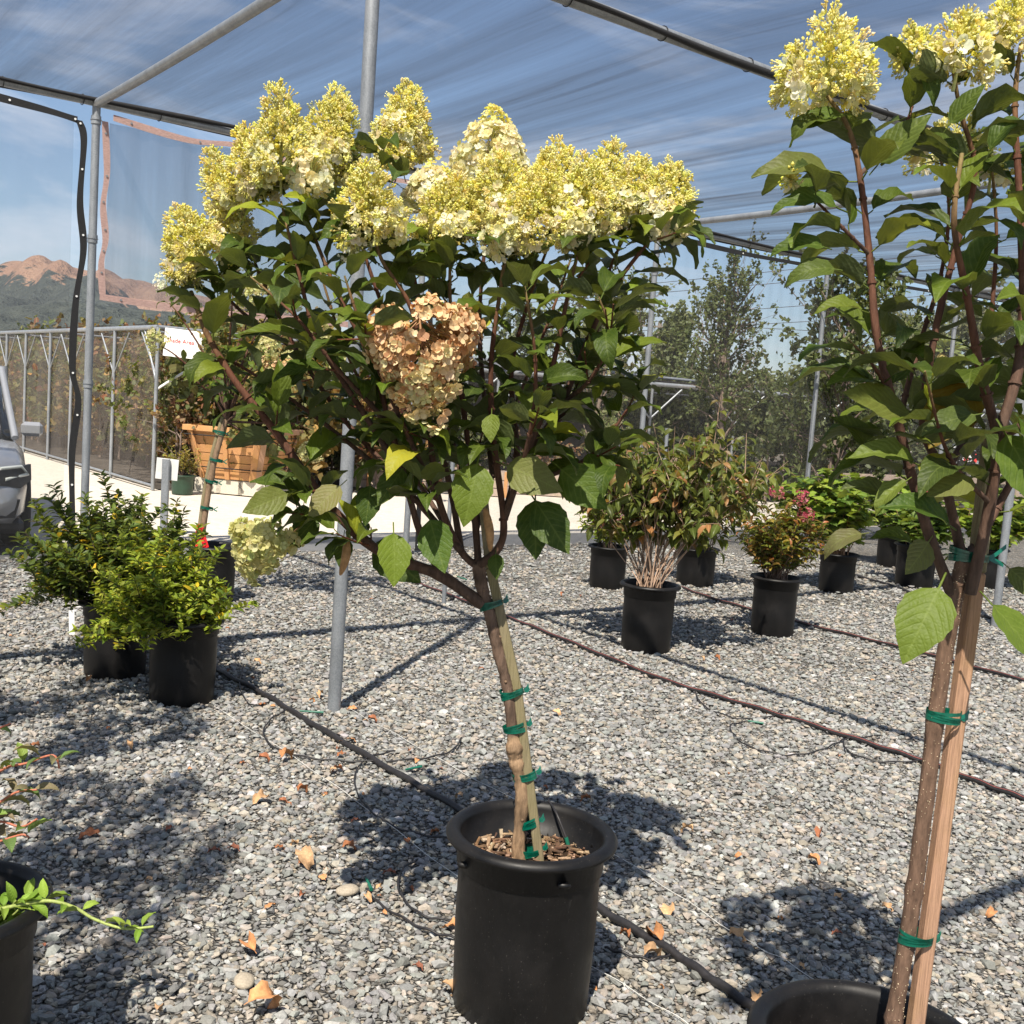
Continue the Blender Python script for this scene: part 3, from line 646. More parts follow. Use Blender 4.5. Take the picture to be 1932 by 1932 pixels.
def head(parent, c, axis, r, ln, style='lime', dens=1.0, name='flower_head', stem_from=None):
    """a panicle: branchlets, small buds and open florets on a rounded cone with its base at c"""
    c = np.asarray(c, float); ax = nrm(axis); a = nrm(np.cross(ax, (0.3, 1, .2))); b_ = np.cross(ax, a); mb = MB()
    nl = 26; lt = np.concatenate([[.97, .9], np.linspace(.06, .82, nl - 2)]); lth = np.arange(nl) * 2.4 + rng.uniform(-.5, .5, nl)
    env = np.where(lt < .22, .72 + .28 * lt / .22, (1.14 - lt) ** .8) * .98 if style in ('lime', 'cone', 'dry', 'gcrm') else np.sin(np.pi * np.clip(.20 + .76 * lt ** .95, 0, 1)) ** .75
    lrad = r * (.24 + .16 * rng.random(nl)) * (.62 + .5 * env); lc_ = c + ax * (lt * ln)[:, None] + (np.cos(lth)[:, None] * a + np.sin(lth)[:, None] * b_) * (np.maximum(env * r - lrad * .55, 0) * rng.uniform(.8, 1.15, nl))[:, None]
    def surf(n, t0=0, t1=1, fill=.25):
        ok = np.where((lt >= t0 - .04) & (lt <= t1 + .02))[0]; ok = ok if len(ok) else np.arange(nl); k = rng.choice(ok, n, p=lrad[ok] ** 2 / (lrad[ok] ** 2).sum())
        d = rng.normal(size=(n, 3)); d /= np.linalg.norm(d, axis=1)[:, None]; o_ = lc_[k] - (c + ax * ln * .4); o_ /= np.linalg.norm(o_, axis=1)[:, None] + 1e-6
        neg = np.einsum('ij,ij->i', d, o_) < -.25; d[neg] *= -1
        P = lc_[k] + d * (lrad[k] * (1 - fill * rng.random(n) ** 2) * rng.uniform(.9, 1.12, n))[:, None] * np.array([1, 1, 1.0]); Nn = d * .8 + o_ * .5 + ax * .15
        t_ = np.clip((P - c) @ ax / ln, 0, 1); return P, Nn, t_
    scol = (.50, .52, .20) if style in ('lime', 'cone', 'gcrm', 'white') else (.36, .2, .1)
    nb = int(46 * dens); P, Nn, t_ = surf(nb, 0.05, .9)
    for i in range(nb):
        s0 = c + ax * max(0, (t_[i] - .25)) * ln; md = (s0 + P[i]) / 2 + ax * .004
        mb.tube([s0, md, P[i]], [.0016, .0012, .0008], 4, scol, 1, False)
    mb.tube([c - ax * .03, c + ax * ln * .8], [.0032, .0015], 6, scol, 1)
    k = (r * ln) / (.075 * .13)
    if style == 'lime':
        n = int(230 * dens * k); P, Nn, t_ = surf(n, 0.1, 1.05, .35); scatter(mb, SPRIG, P, Nn, UP, rng.uniform(.013, .023, n), pick(LIME, n), 1.2)
        n = int(330 * dens * k); P, Nn, t_ = surf(n, 0.1, .9, 1.0); P = P + (c + ax * ln * .45 - P) * rng.uniform(.1, .8, n)[:, None]; scatter(mb, FL_CUP, P, Nn, UP, rng.uniform(.0055, .0095, n), pick(LIME, n) * (.95, .95, .8), 1)
        n = int(600 * dens * k); P, Nn, t_ = surf(n, 0.12, 1.0, .45); scatter(mb, FL_CUP, P, Nn, UP, rng.uniform(.0055, .0105, n), pick(LIME, n), 1)
        n = int(280 * dens * k); P, Nn, t_ = surf(n, 0.25, 1.06, .2); scatter(mb, BUD, P, Nn, UP, rng.uniform(.0045, .0085, n), pick(LIME, n), 1)
        n = int(120 * dens * k); P, Nn, t_ = surf(n, -.06, .42, .1); scatter(mb, FL_OPEN, P, Nn, UP, rng.uniform(.010, .018, n), pick(CREAM, n, .06), 1)
    else:
        pal = {'cone': CREAM, 'dry': TAN, 'gcrm': GCRM, 'white': WHT, 'pink': PNK}[style]
        n = int({'cone': 330, 'dry': 300, 'gcrm': 300, 'white': 260, 'pink': 260}[style] * dens * k); P, Nn, t_ = surf(n, 0, 1, .3)
        sz = rng.uniform(.010, .0175, n) if style in ('dry', 'cone', 'gcrm') else rng.uniform(.007, .011, n) * (r / .05)
        cc = pick(pal, n, .12)
        if style == 'dry': g = rng.random(n) < np.clip((t_ - .35) * 1.6, 0, .85); cc[g] = pick([(.76, .66, .36, 3), (.70, .62, .32, 2), (.66, .64, .30, 1)], g.sum()); cc[(~g) & (rng.random(n) < .2)] *= (.82, .68, .56)
        if style == 'cone': top = t_ > .82; cc[top] = pick(LIME, top.sum()); sz[top] *= .6
        scatter(mb, FL_OPEN, P, Nn, UP, sz, cc, 1)
    return mb.build(name, [M['dry'] if style in ('dry',) else M['petal'], M['twig']], parent)
def pot(parent, c, R, h, soil=.82, mt='pot', chips=0, lugs=True, name='pot', segs=72):
    c = np.asarray(c, float); rb = R * .80; q = MB(); lip = .028 * R / .2
    rt = R - lip
    pr = [(0, 0.004), (rb - .012, 0.004), (rb - .004, .0), (rb, .008), (rb + (rt - rb) * .5, h * .45), (rt - .006, h * .80), (rt - .005, h * .805), (rt, h * .81), (rt + .002, h * .925),
          (rt + lip * .55, h * .945), (R, h * .955), (R + .001, h * .972), (R - lip * .22, h * .992), (R - lip * .6, h), (rt - .001, h * .992), (rt - .006, h * .96), (rt - .012, h * .75), (rt - .016, h * soil - .02)]
    q.lathe(pr, segs, c)
    if lugs:
        for a in (-1.15, 2.0, .4, -2.6): 
            p = c + np.array([math.cos(a), math.sin(a), 0]) * (rt + .004) + UP * h * .86; th = [(0.0001, .012), (.014, .010), (.018, 0), (.014, -.010), (.0001, -.012)]
            k = MB(); k.lathe(th, 12, (0, 0, 0)); V = k.V[0] * (1.0, .5, .6); V = V @ rotz([a])[0].T if False else V; q.add(V + p, {4: np.concatenate([f for f, _, _ in k.F])})
    o = q.build(name, M[mt], parent)
    s = MB(); rs = (rt - .014) * (.93 + .07 * soil); n = 16; V = []; 
    for i in range(9):
        for j in range(40):
            r_ = rs * i / 8; a = j * 2 * math.pi / 40; V.append((r_ * math.cos(a), r_ * math.sin(a), h * soil + .006 * math.sin(r_ * 90 + a * 3) * (i < 8) + rng.normal(0, .0022)))
    F = [(i * 40 + j, i * 40 + (j + 1) % 40, (i + 1) * 40 + (j + 1) % 40, (i + 1) * 40 + j) for i in range(8) for j in range(40)]
    s.add(np.array(V) + c, F)
    if chips:
        a = rng.uniform(0, 6.28, chips); r_ = rs * .95 * np.sqrt(rng.random(chips)); P = c + np.stack([r_ * np.cos(a), r_ * np.sin(a), np.full(chips, h * soil + .006)], 1) + np.array([0, 0, 1]) * rng.uniform(0, .012, chips)[:, None]
        bx = (np.array([(x, y, z) for x in (-.22, .2) for y in (-1, 1) for z in (-.1, .12)]) * 1.0, {4: np.array([(0, 1, 3, 2), (4, 6, 7, 5), (0, 4, 5, 1), (2, 3, 7, 6), (0, 2, 6, 4), (1, 5, 7, 3)])}, np.zeros((8, 3)))
        bx[0][:, 0] *= 1 + .4 * bx[0][:, 1]
        D = rng.normal(0, 1, (chips, 3)); D[:, 2] *= .3
        scatter(s, [bx], P, D, UP, rng.uniform(.005, .019, chips), pick([(.20, .12, .07, 3), (.32, .22, .14, 2), (.10, .06, .04, 2), (.45, .36, .27, .7)], chips), .4, 1, False)
    s.build('soil', [M['soil'], M['chip']], parent); return o
def tie(parent, p, axis, r, seed=0, tail=True, name='tie'):
    """green tape wound round stem and stake at p"""
    q = MB(); ax = nrm(axis); a = -nrm(np.cross(ax, (0, 1, .1))); b_ = np.cross(ax, a); r_ = np.random.default_rng(seed)
    for k in range(4):
        th = np.linspace(0, 6.283, 30); z0 = (k - 1.5) * .0042; tl = r_.uniform(-.18, .18)
        P = [p + (a * math.cos(x) * r[0] + b_ * math.sin(x) * r[1]) * 1.0 + ax * (z0 + tl * r[0] * math.cos(x + .4)) for x in th]
        V = np.concatenate([np.array(P) - ax * .0032, np.array(P) + ax * .0032]); q.add(V, [(i, i + 1, 31 - 1 + i + 1, 30 + i) for i in range(29)])
    if tail:
        for s_ in (-1, 1):
            e = p + a * r[0] * 1.02 - b_ * 0.0; P = smooth([e, e + a * .007 + ax * s_ * .003, e + a * (.014 if r[0] < .032 else .028) + ax * (s_ * (.005 if r[0] < .032 else .016) + .006) + b_ * .003], 4)
            V = np.concatenate([P - ax * .004, P + ax * .004 + b_ * .002]); n = len(P); q.add(V, [(i, i + 1, n + i + 1, n + i) for i in range(n - 1)])
    return q.build(name, M['tie'], parent)
def proj(p):
    d = np.asarray(p, float) - np.array([0, 0, CAMH]); z = d @ np.array(_f); return CPX + FPX * (d @ np.array(_r)) / z, CPX - FPX * (d @ np.array(_u)) / z
CLEAR = [(300, 384, 612, 668)]
def stem_nodes(P, t0, step, l0, l1, rad_c, mb, pal, T=None, mstem=None, up=(0, 0, 1), droopdir=.0, whorl=2, outward=.6, size_end=None, jit=.25, skip=0.0, flat=.28):
    """paired leaves at nodes along the polyline P"""
    T = T or LEAF; seg = np.linalg.norm(np.diff(P, axis=0), axis=1); s = np.concatenate([[0], np.cumsum(seg)]); Lt = s[-1]
    x = t0 * Lt + rng.uniform(0, step); k = rng.integers(0, 2); Ps = []; Ds = []; Sz = []
    while x < Lt - .004:
        p = np.array([np.interp(x, s, P[:, i]) for i in range(3)]); q = np.array([np.interp(min(x + .01, Lt), s, P[:, i]) for i in range(3)]); tg = nrm(q - p + 1e-6)
        a = nrm(np.cross(tg, (math.cos(k * 1.57 + P[0][0] * 9), math.sin(k * 1.57 + P[0][0] * 9), .05))); out = p - rad_c; out[2] *= .3; out = nrm(out)
        for w_ in range(whorl):
            if rng.random() < skip: continue
            th = w_ * 2 * math.pi / whorl; b_ = np.cross(tg, a); d = a * math.cos(th) + b_ * math.sin(th)
            d = d + out * outward * rng.uniform(.2, 1) + tg * .15 + rng.normal(0, jit, 3); d[2] = np.clip(d[2], -.25, flat) + droopdir; d = nrm(d)
            f = x / Lt; Ps.append(p); Ds.append(d); Sz.append((l0 + (l1 - l0) * f) * rng.uniform(.72, 1.18))
        k += 1; x += step * rng.uniform(.75, 1.3)
    if CLEAR:
        ok = []
        for p_, d_, z_ in zip(Ps, Ds, Sz):
            hit = False
            for f_ in (.35, .7, 1.0):
                u_, v_ = proj(p_ + d_ * z_ * f_ - UP * z_ * .25 * f_ * f_)
                hit |= any(a < u_ < b_ and c_ < v_ < e_ for a, b_, c_, e_ in CLEAR)
            ok.append(not hit)
        Ps = [x for x, o in zip(Ps, ok) if o]; Ds = [x for x, o in zip(Ds, ok) if o]; Sz = [x for x, o in zip(Sz, ok) if o]
    if Ps:
        scatter(mb, T, Ps, Ds, up, Sz, pick(pal, len(Ps)), .35)

# ------------------------------------------------------------------ the tall lime hydrangea on its stake
def px(path, Y0=0.0):
    return np.array([at(u, v, Y0 + y) for u, v, y in path])
BR = (.085, .055, .040); BR2 = (.125, .042, .020); BRT = (.20, .15, .06)
def standard(root, D, stems, heads, pal, lsz, seed, twigs=(), step=.068, fol='foliage', rc=None, r0=.0095):
    """branches, leaves and flower heads of a grafted standard; every path is (u, v, offset in depth)"""
    br = MB(); lf = MB(); ends = []
    for path, ra, t0 in stems:
        P = smooth(px(path, D), 6); n = len(P); f = np.linspace(0, 1, n)[:, None]
        r = ra * (1 - .68 * f[:, 0]) * (1 + .05 * np.sin(np.arange(n) * 1.3))
        if path[0][0] == 910: r = r * 1.25
        c = np.array(BR) * (1 - f) + np.array(BR2) * f; g = np.clip((f - .72) / .28, 0, 1); c = c * (1 - g) + np.array(BRT) * g
        br.tube(P, r, 9, c); stem_nodes(P, t0, step, lsz * 1.05, lsz * .9, rc, lf, pal)
        for s_ in np.arange(t0 + .05, .96, .11):         # node knuckles
            i = int(s_ * (n - 1)); br.tube([P[i] - (P[i + 1 if i + 1 < n else i] - P[i]) * .08, P[i] + (P[min(i + 1, n - 1)] - P[i]) * .10], r[i] * 1.35, 8, c[i])
    for path, ra in twigs:
        P = smooth(px(path, D), 5); br.tube(P, np.linspace(ra, ra * .5, len(P)), 6, BR2); stem_nodes(P, .15, step * .7, lsz * .8, lsz * .7, rc, lf, pal)
    br.build('branches', M['bark'], root); return lf
D1 = 2.62
cb = gp(980, 1902); cb = np.array([cb[0], cb[1] + .03, 0])
tree = thing('potted_hydrangea', cb, 'tall staked hydrangea standard with lime panicles and one tan dried head in big black pot', 'hydrangea', 'hydrangea standards in black nursery pots')
RM, HM = .213, .455
pot(tree, cb, RM, HM, .80, chips=420)
D1 = cb[1]
sz0 = HM * .80
tr = px([(985, 1645, .0), (978, 1600, .0), (985, 1500, .0), (975, 1440, .0), (968, 1390, 0), (958, 1300, 0), (940, 1230, 0), (922, 1150, 0), (908, 1100, 0), (902, 1062, 0)], D1)
tr[0] = (tr[0][0], tr[0][1], sz0 - .02)
P = smooth(tr, 14); n = len(P); f = np.linspace(0, 1, n)
r = .0138 + .004 * np.exp(-f * 14) + .0032 * np.abs(np.sin(f * 21)) * (f < .45) + .0055 * np.exp(-((f - .40) / .03) ** 2) + .004 * np.exp(-((f - .33) / .02) ** 2) + .004 * np.exp(-((f - .05) / .03) ** 2) + .003 * np.exp(-((f - .93) / .05) ** 2)
r = r + rng.normal(0, .0006, n)
q = MB(); 
cc = np.where((f < .45)[:, None], (.26, .17, .10), (.13, .085, .060)) * (1 + .25 * np.sin(f * 60))[:, None]
q.tube(P, r, 20, cc); V = q.V[0]; V += rng.normal(0, .0007, V.shape)
for k in range(26):     # bark warts and pruning scars
    i = rng.integers(4, n - 6); a = rng.uniform(0, 6.28); p = P[i] + np.array([math.cos(a), math.sin(a), 0]) * r[i] * .9; s_ = rng.uniform(.003, .006)
    q.inst((ICO, {3: ICF}, np.zeros((12, 3))), [np.eye(3) * s_], [p], [(.20, .13, .08)], 0, True)
q.build('trunk', M['bark'], tree)
q = MB(); a_ = at(1020, 1655, D1 + .0); a_[2] = sz0 - .02; q.beam(a_, at(976, 1300, D1 + .005), .023, .023, (0, 1, 0), (.3,) * 3, 0, .002); q.beam(at(976, 1300, D1 + .005), at(925, 1071, D1 + .01), .0232, .0232, (0, 1, 0), (.3,) * 3, 0, .002); q.beam(at(925, 1071, D1 + .01), at(905, 880, D1 + .03), .024, .024, (0, 1, 0), (.3,) * 3, 0, .002); q.build('stake', M['stake_grey'], tree)
tax = nrm(at(905, 1075, D1) - at(1000, 1645, D1))
for k, (u, v) in enumerate(((1001, 1606), (995, 1553), (989, 1463), (971, 1372), (966, 1308), (926, 1140))):
    tie(tree, at(u, v, D1 + .004), tax + np.array([-.12, 0, .10]), (.030, .020), k, True)
q = MB(); q.tube(smooth([at(1035, 1510, D1 + .20), at(1050, 1535, D1 + .13), at(1068, 1580, D1 + .10)], 6), .0032, 6); q.tube([at(1068, 1580, D1 + .10), at(1078, 1617, D1 + .09)], .0055, 8, mi=1); q.build('drip_stake', [M['hose'], M['dgreen']], tree)
RC1 = at(900, 900, D1)
K = .011
ST = [
 ([(910, 1140, 0), (833, 1087, -.02), (770, 1063, -.03), (700, 1030, -.04), (650, 985, -.05), (598, 925, -.06), (520, 815, -.06), (444, 720, -.06), (393, 635, -.05), (375, 590, -.04), (360, 550, -.02)], .0125, .30),
 ([(833, 1087, 0), (792, 1003, -.05), (763, 900, -.08), (735, 800, -.1), (700, 680, -.12), (640, 560, -.12), (590, 440, -.10), (548, 330, -.08)], .0095, .2),
 ([(763, 900, -.07), (680, 770, -.1), (600, 640, -.14), (560, 500, -.14), (530, 380, -.10)], .008, .1),
 ([(903, 1070, 0), (870, 1040, .0), (830, 950, -.05), (812, 830, -.08), (800, 700, -.10), (775, 580, -.12), (720, 490, -.14), (703, 425, -.15)], .010, .3),
 ([(870, 1040, .03), (845, 900, .06), (800, 760, .10), (730, 600, .12), (675, 440, .12), (640, 320, .10)], .009, .2),
 ([(903, 1070, 0), (898, 1000, .02), (888, 880, .0), (868, 720, -.02), (850, 580, -.04), (850, 470, -.05)], .010, .3),
 ([(905, 1065, -.01), (940, 1035, -.03), (950, 980, -.05), (930, 820, -.09), (927, 680, -.11), (945, 540, -.12), (958, 450, -.12)], .011, .3),
 ([(950, 980, -.04), (985, 880, -.06), (1022, 780, -.08), (1050, 660, -.09), (1075, 540, -.09), (1100, 440, -.08)], .010, .12),
 ([(985, 880, -.05), (1060, 760, -.02), (1110, 640, .0), (1160, 540, .0), (1225, 455, .0), (1262, 410, .0)], .009, .15),
 ([(950, 980, .0), (975, 860, .04), (965, 700, .08), (1000, 560, .10), (1040, 450, .10)], .009, .2),
 ([(1015, 850, -.04), (1085, 740, .03), (1130, 610, .08), (1150, 510, .10), (1190, 425, .10)], .008, .15),
 ([(1030, 900, -.02), (1100, 870, -.04), (1150, 820, -.06), (1185, 770, -.06), (1200, 735, -.06)], .006, .35),
 ([(870, 1040, -.02), (800, 960, .02), (720, 870, .06), (640, 780, .10), (560, 660, .12), (500, 540, .12), (452, 420, .10)], .009, .25),
 ([(898, 990, .05), (840, 780, .22), (790, 560, .28), (750, 380, .26)], .009, .2),
 ([(930, 900, .04), (905, 640, .24), (915, 460, .26), (928, 330, .24)], .008, .2),
 ([(640, 975, -.05), (600, 972, -.07), (570, 990, -.08), (545, 1012, -.08)], .0035, .2),
 ([(700, 870, .06), (600, 790, .02), (500, 720, .0), (430, 680, -.02), (390, 690, -.04)], .006, .3),
 ([(560, 660, .12), (470, 600, .10), (410, 540, .06), (375, 490, .02)], .006, .2),
 ([(898, 1000, .04), (960, 800, .26), (1030, 620, .34), (1080, 480, .34)], .008, .25),
 ([(870, 1040, .05), (760, 860, .26), (660, 680, .34), (600, 500, .34)], .008, .25),
 ([(1060, 760, -.02), (1110, 720, -.10), (1150, 640, -.16), (1130, 560, -.18)], .006, .2),
 ([(830, 950, -.05), (760, 800, -.2), (690, 640, -.26), (650, 520, -.28)], .007, .25),
 ([(950, 980, -.04), (1000, 820, -.2), (1010, 680, -.26), (990, 540, -.28)], .007, .3),
 ([(735, 800, -.1), (640, 700, -.2), (560, 600, -.24), (470, 520, -.22)], .006, .2)]
TW = []
r_ = np.random.default_rng(11)
for k in range(36):
    i = r_.integers(0, len(ST)); pa = ST[i][0]; j = r_.integers(max(1, len(pa) // 3), len(pa) - 1); u, v, y = pa[j]
    s_ = 1 if u > 880 else -1; du = s_ * r_.uniform(-10, 75); dv = -r_.uniform(-15, 75); dy = r_.uniform(-.20, .14)
    TW.append(([(u, v, y), (u + du * .5, v + dv * .4, y + dy * .5), (u + du, v + dv, y + dy)], .003))
lf = standard(tree, D1, ST, None, HYD, .142, 1, TW, .074, rc=RC1)
def bigleaf(mb, b_, t_, D, wd=.62, face=(0, -1, .25), col=(.075, .16, .015), T=None, sc=1.0):
    """a single leaf from its base pixel to its tip pixel at a given depth, blade turned to a direction"""
    A = at(b_[0], b_[1], D); B = at(t_[0], t_[1], D - .01); d = B - A; T = T or HLEAF[0]
    R = frames([d], [face], [np.linalg.norm(d) * .88 * sc]); mb.inst(T, R, [A], [np.array(col) * (1.12, .80, .85)])
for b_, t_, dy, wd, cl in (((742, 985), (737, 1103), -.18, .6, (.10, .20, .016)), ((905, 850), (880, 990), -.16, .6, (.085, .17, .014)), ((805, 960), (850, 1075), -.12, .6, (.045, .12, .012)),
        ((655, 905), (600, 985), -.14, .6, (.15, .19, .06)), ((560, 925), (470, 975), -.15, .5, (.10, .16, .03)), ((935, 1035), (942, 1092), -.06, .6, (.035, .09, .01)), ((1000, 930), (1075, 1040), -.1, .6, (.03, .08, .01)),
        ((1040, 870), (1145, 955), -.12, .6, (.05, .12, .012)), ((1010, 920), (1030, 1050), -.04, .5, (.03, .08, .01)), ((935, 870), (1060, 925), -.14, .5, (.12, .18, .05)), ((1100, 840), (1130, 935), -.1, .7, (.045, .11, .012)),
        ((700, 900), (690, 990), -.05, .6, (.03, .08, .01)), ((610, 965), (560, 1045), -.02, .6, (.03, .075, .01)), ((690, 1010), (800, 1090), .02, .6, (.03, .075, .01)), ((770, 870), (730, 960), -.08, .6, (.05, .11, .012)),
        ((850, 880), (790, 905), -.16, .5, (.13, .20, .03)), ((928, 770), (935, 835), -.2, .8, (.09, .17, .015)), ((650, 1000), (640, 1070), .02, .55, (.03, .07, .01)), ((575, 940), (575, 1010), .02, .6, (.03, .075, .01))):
    bigleaf(lf, b_, t_, D1 + dy, wd, (rng.normal(0, .3), -1, .2), cl, HLEAF[rng.integers(0, 2)])
for u, v, dy, n_ in ((400, 580, -.05, 4), (430, 530, -.02, 6), (480, 500, 0, 6), (1190, 450, 0, 6), (1240, 470, 0, 5), (1175, 560, 0, 4), (1150, 650, 0, 4), (1200, 735, -.06, 7), (600, 420, -.1, 5), (680, 470, -.1, 6), (780, 480, -.1, 6), (860, 510, -.1, 6), (1000, 490, -.1, 7), (1090, 480, -.08, 7), (720, 300, .1, 4), (770, 350, .1, 4), (560, 370, -.05, 4)):
    c_ = at(u, v, D1 + dy); a = rng.uniform(0, 6.28, n_) ; Dd = np.stack([np.cos(a), np.sin(a) * .8 - .2, rng.uniform(-.2, .4, n_)], 1)
    scatter(lf, LEAF, np.tile(c_, (n_, 1)) + rng.normal(0, .012, (n_, 3)), Dd, UP, rng.uniform(.085, .13, n_), pick(HYD, n_), .3)
lf.build('foliage', M['leaf'], tree)
for u0, v0, u1, v1, w_ in ((655, 1020, 642, 1085, .02), (915, 960, 925, 1040, .02)):
    q = MB(); P = smooth([at(u0, v0, D1 - .08), at((u0 + u1) / 2 + 4, (v0 + v1) / 2, D1 - .09), at(u1, v1, D1 - .08)], 6); q.tube(P, w_ * .55 * np.sin(np.linspace(.5, 2.9, len(P))), 7, (.42, .24, .11)); q.build('withered_leaf', M['fallen'], tree)
def hd(root, u, v, D, ru, lu, ax, style, dens=1.0):
    """head centred on pixel (u, v): radius and length given in frame units"""
    s_ = D / FPX; c = at(u, v, D); ax = nrm(ax); r = ru * s_; ln = lu * s_
    return head(root, c - ax * ln * .48, ax, r, ln, style, dens)
for u, v, dy, ru, lu, ax, st in (
    (528, 262, -.08, 52, 150, (-.05, -.1, 1), 'lime'), (625, 262, .06, 55, 140, (.1, 0, 1), 'lime'), (480, 310, -.02, 48, 110, (-.35, -.1, 1), 'lime'), (588, 320, -.12, 40, 70, (0, -.4, .8), 'cone'),
    (425, 345, .05, 42, 105, (-.5, 0, 1), 'lime'), (366, 460, -.02, 55, 115, (-.6, -.1, .9), 'lime'), (440, 425, .08, 35, 80, (-.4, 0, 1), 'lime'), (765, 232, .25, 50, 110, (.12, 0, 1), 'lime'), (745, 285, .2, 30, 60, (0, 0, 1), 'lime'),
    (697, 388, -.15, 62, 115, (-.05, -.3, 1), 'lime'), (820, 355, .15, 50, 80, (.1, 0, 1), 'cone'), (852, 398, -.05, 60, 95, (.1, -.2, 1), 'lime'), (930, 285, .22, 66, 125, (-.02, 0, 1), 'cone'),
    (945, 360, -.05, 60, 110, (-.1, -.1, 1), 'lime'), (1010, 400, -.14, 68, 105, (0, -.3, 1), 'lime'), (1048, 335, .05, 58, 95, (.05, 0, 1), 'lime'), (1100, 370, -.05, 60, 115, (.1, 0, 1), 'lime'), (1145, 325, .08, 38, 85, (.1, 0, 1), 'lime'),
    (1190, 368, .06, 60, 105, (.15, 0, 1), 'lime'), (1258, 372, 0, 50, 105, (.2, 0, 1), 'lime'), (1262, 412, -.05, 38, 55, (.3, -.3, .6), 'cone'), (1085, 422, -.14, 34, 45, (.2, -.5, .5), 'cone'),
    (668, 462, -.16, 30, 32, (0, -.6, .4), 'white'), (800, 690, -.24, 98, 205, (.18, -.25, -1), 'dry'), (492, 1042, -.10, 56, 95, (-.2, -.2, -1), 'gcrm'), (960, 445, -.16, 45, 50, (0, -.5, .5), 'cone')):
    hd(tree, u, v, D1 + dy, ru * 1.08, lu * 1.02, ax, st, .9 if st == 'lime' else 1.15)

# ------------------------------------------------------------------ the nearer hydrangea at the frame's side, on a redwood stake
D2 = 2.0
c2 = gp(1645, 1962, .43); c2 = np.array([c2[0], c2[1], 0]); D2 = c2[1]
t2 = thing('potted_hydrangea', c2, 'large leaved hydrangea standard tied to a reddish square stake, beside the frame edge', 'hydrangea', 'hydrangea standards in black nursery pots')
pot(t2, c2, .215, .43, .72, chips=60)
q = MB(); P = smooth(px([(1672, 1990, .0), (1690, 1900, 0), (1722, 1700, 0), (1748, 1500, 0), (1772, 1300, 0), (1792, 1180, 0), (1806, 1110, 0), (1818, 1060, 0)], D2), 12)
P[0][2] = .30; n = len(P); f = np.linspace(0, 1, n); r = .0142 - .001 * f
for c_ in (.12, .30, .52, .73, .88): r = r + .0030 * np.exp(-((f - c_) / .008) ** 2)
q.tube(P, r, 20, (.15, .092, .062)); q.V[0] = q.V[0] + rng.normal(0, .0005, q.V[0].shape)
for k in range(330):
    i = rng.integers(2, n - 3); a = rng.uniform(3.3, 6.1); p = P[i] + np.array([math.cos(a), math.sin(a), 0]) * r[i] * 1.0 + (P[i + 1] - P[i]) * rng.random()
    q.inst((ICO, {3: ICF}, np.zeros((12, 3))), [np.eye(3) * rng.uniform(.0006, .0012)], [p], [(.52, .42, .28)])
q.build('trunk', M['bark'], t2)
q = MB(); q.beam(at(1718, 2000, D2 + .0), at(1842, 1080, D2 + .02), .025, .025, (-.1, 1, 0), (.3,) * 3, 0, .003); q.build('stake', M['stake_red'], t2)
q = MB(); q.beam(at(1842, 1080, D2 + .02), at(1872, 815, D2 + .06), .025, .025, (-.1, 1, 0), (.3,) * 3, 0, .003); q.build('stake_top', M['stake_grey'], t2)
tx2 = nrm(at(1818, 1060, D2) - at(1690, 1900, D2))
tie(t2, at(1728, 1768, D2 + .0), tx2, (.030, .021), 21); tie(t2, at(1780, 1350, D2 + .0), tx2, (.030, .021), 22); tie(t2, at(1828, 1048, D2 + .01), tx2, (.034, .024), 23)
RC2 = at(1810, 800, D2)
S2 = [
 ([(1795, 1120, 0), (1750, 1000, -.02), (1715, 880, -.03), (1690, 780, -.04), (1655, 640, -.05), (1640, 480, -.04), (1622, 330, -.02), (1600, 240, 0), (1560, 180, 0)], .0125, .22),
 ([(1818, 1065, .02), (1780, 900, .03), (1742, 800, .04), (1762, 640, .05), (1800, 480, .05), (1840, 330, .04), (1812, 210, .02), (1798, 130, .0)], .0115, .28),
 ([(1715, 880, -.03), (1700, 790, .04), (1735, 650, .10), (1775, 520, .14), (1790, 380, .14), (1760, 250, .12)], .008, .12),
 ([(1830, 1120, -.02), (1868, 950, -.04), (1880, 830, -.06), (1850, 700, -.08), (1825, 560, -.09), (1800, 420, -.10), (1815, 290, -.08)], .0135, .2),
 ([(1880, 830, -.05), (1920, 700, -.04), (1930, 560, 0), (1925, 400, .02), (1915, 200, .04), (1925, 90, .05)], .0125, .12),
 ([(1818, 1065, 0), (1880, 960, .08), (1960, 800, .12), (2000, 600, .12), (2010, 400, .1)], .011, .2),
 ([(1690, 780, -.04), (1655, 700, -.1), (1600, 640, -.14)], .005, .2),
 ([(1640, 480, -.04), (1590, 430, -.08), (1540, 380, -.08), (1500, 350, -.07)], .0045, .2),
 ([(1780, 900, .03), (1850, 760, .12), (1870, 600, .18), (1880, 440, .18), (1870, 300, .16)], .0085, .2),
 ([(1880, 830, -.06), (1985, 760, -.2), (2040, 620, -.24)], .009, .2),
 ([(1868, 950, -.04), (1790, 860, -.12), (1745, 700, -.2)], .006, .3),
 ([(1622, 330, -.02), (1700, 250, .05), (1725, 180, .08), (1728, 120, .08)], .005, .3)]
lf = standard(t2, D2, [(a_, b_ * .78, c_) for a_, b_, c_ in S2], None, HYD, .125, 2, (), .070, rc=RC2)
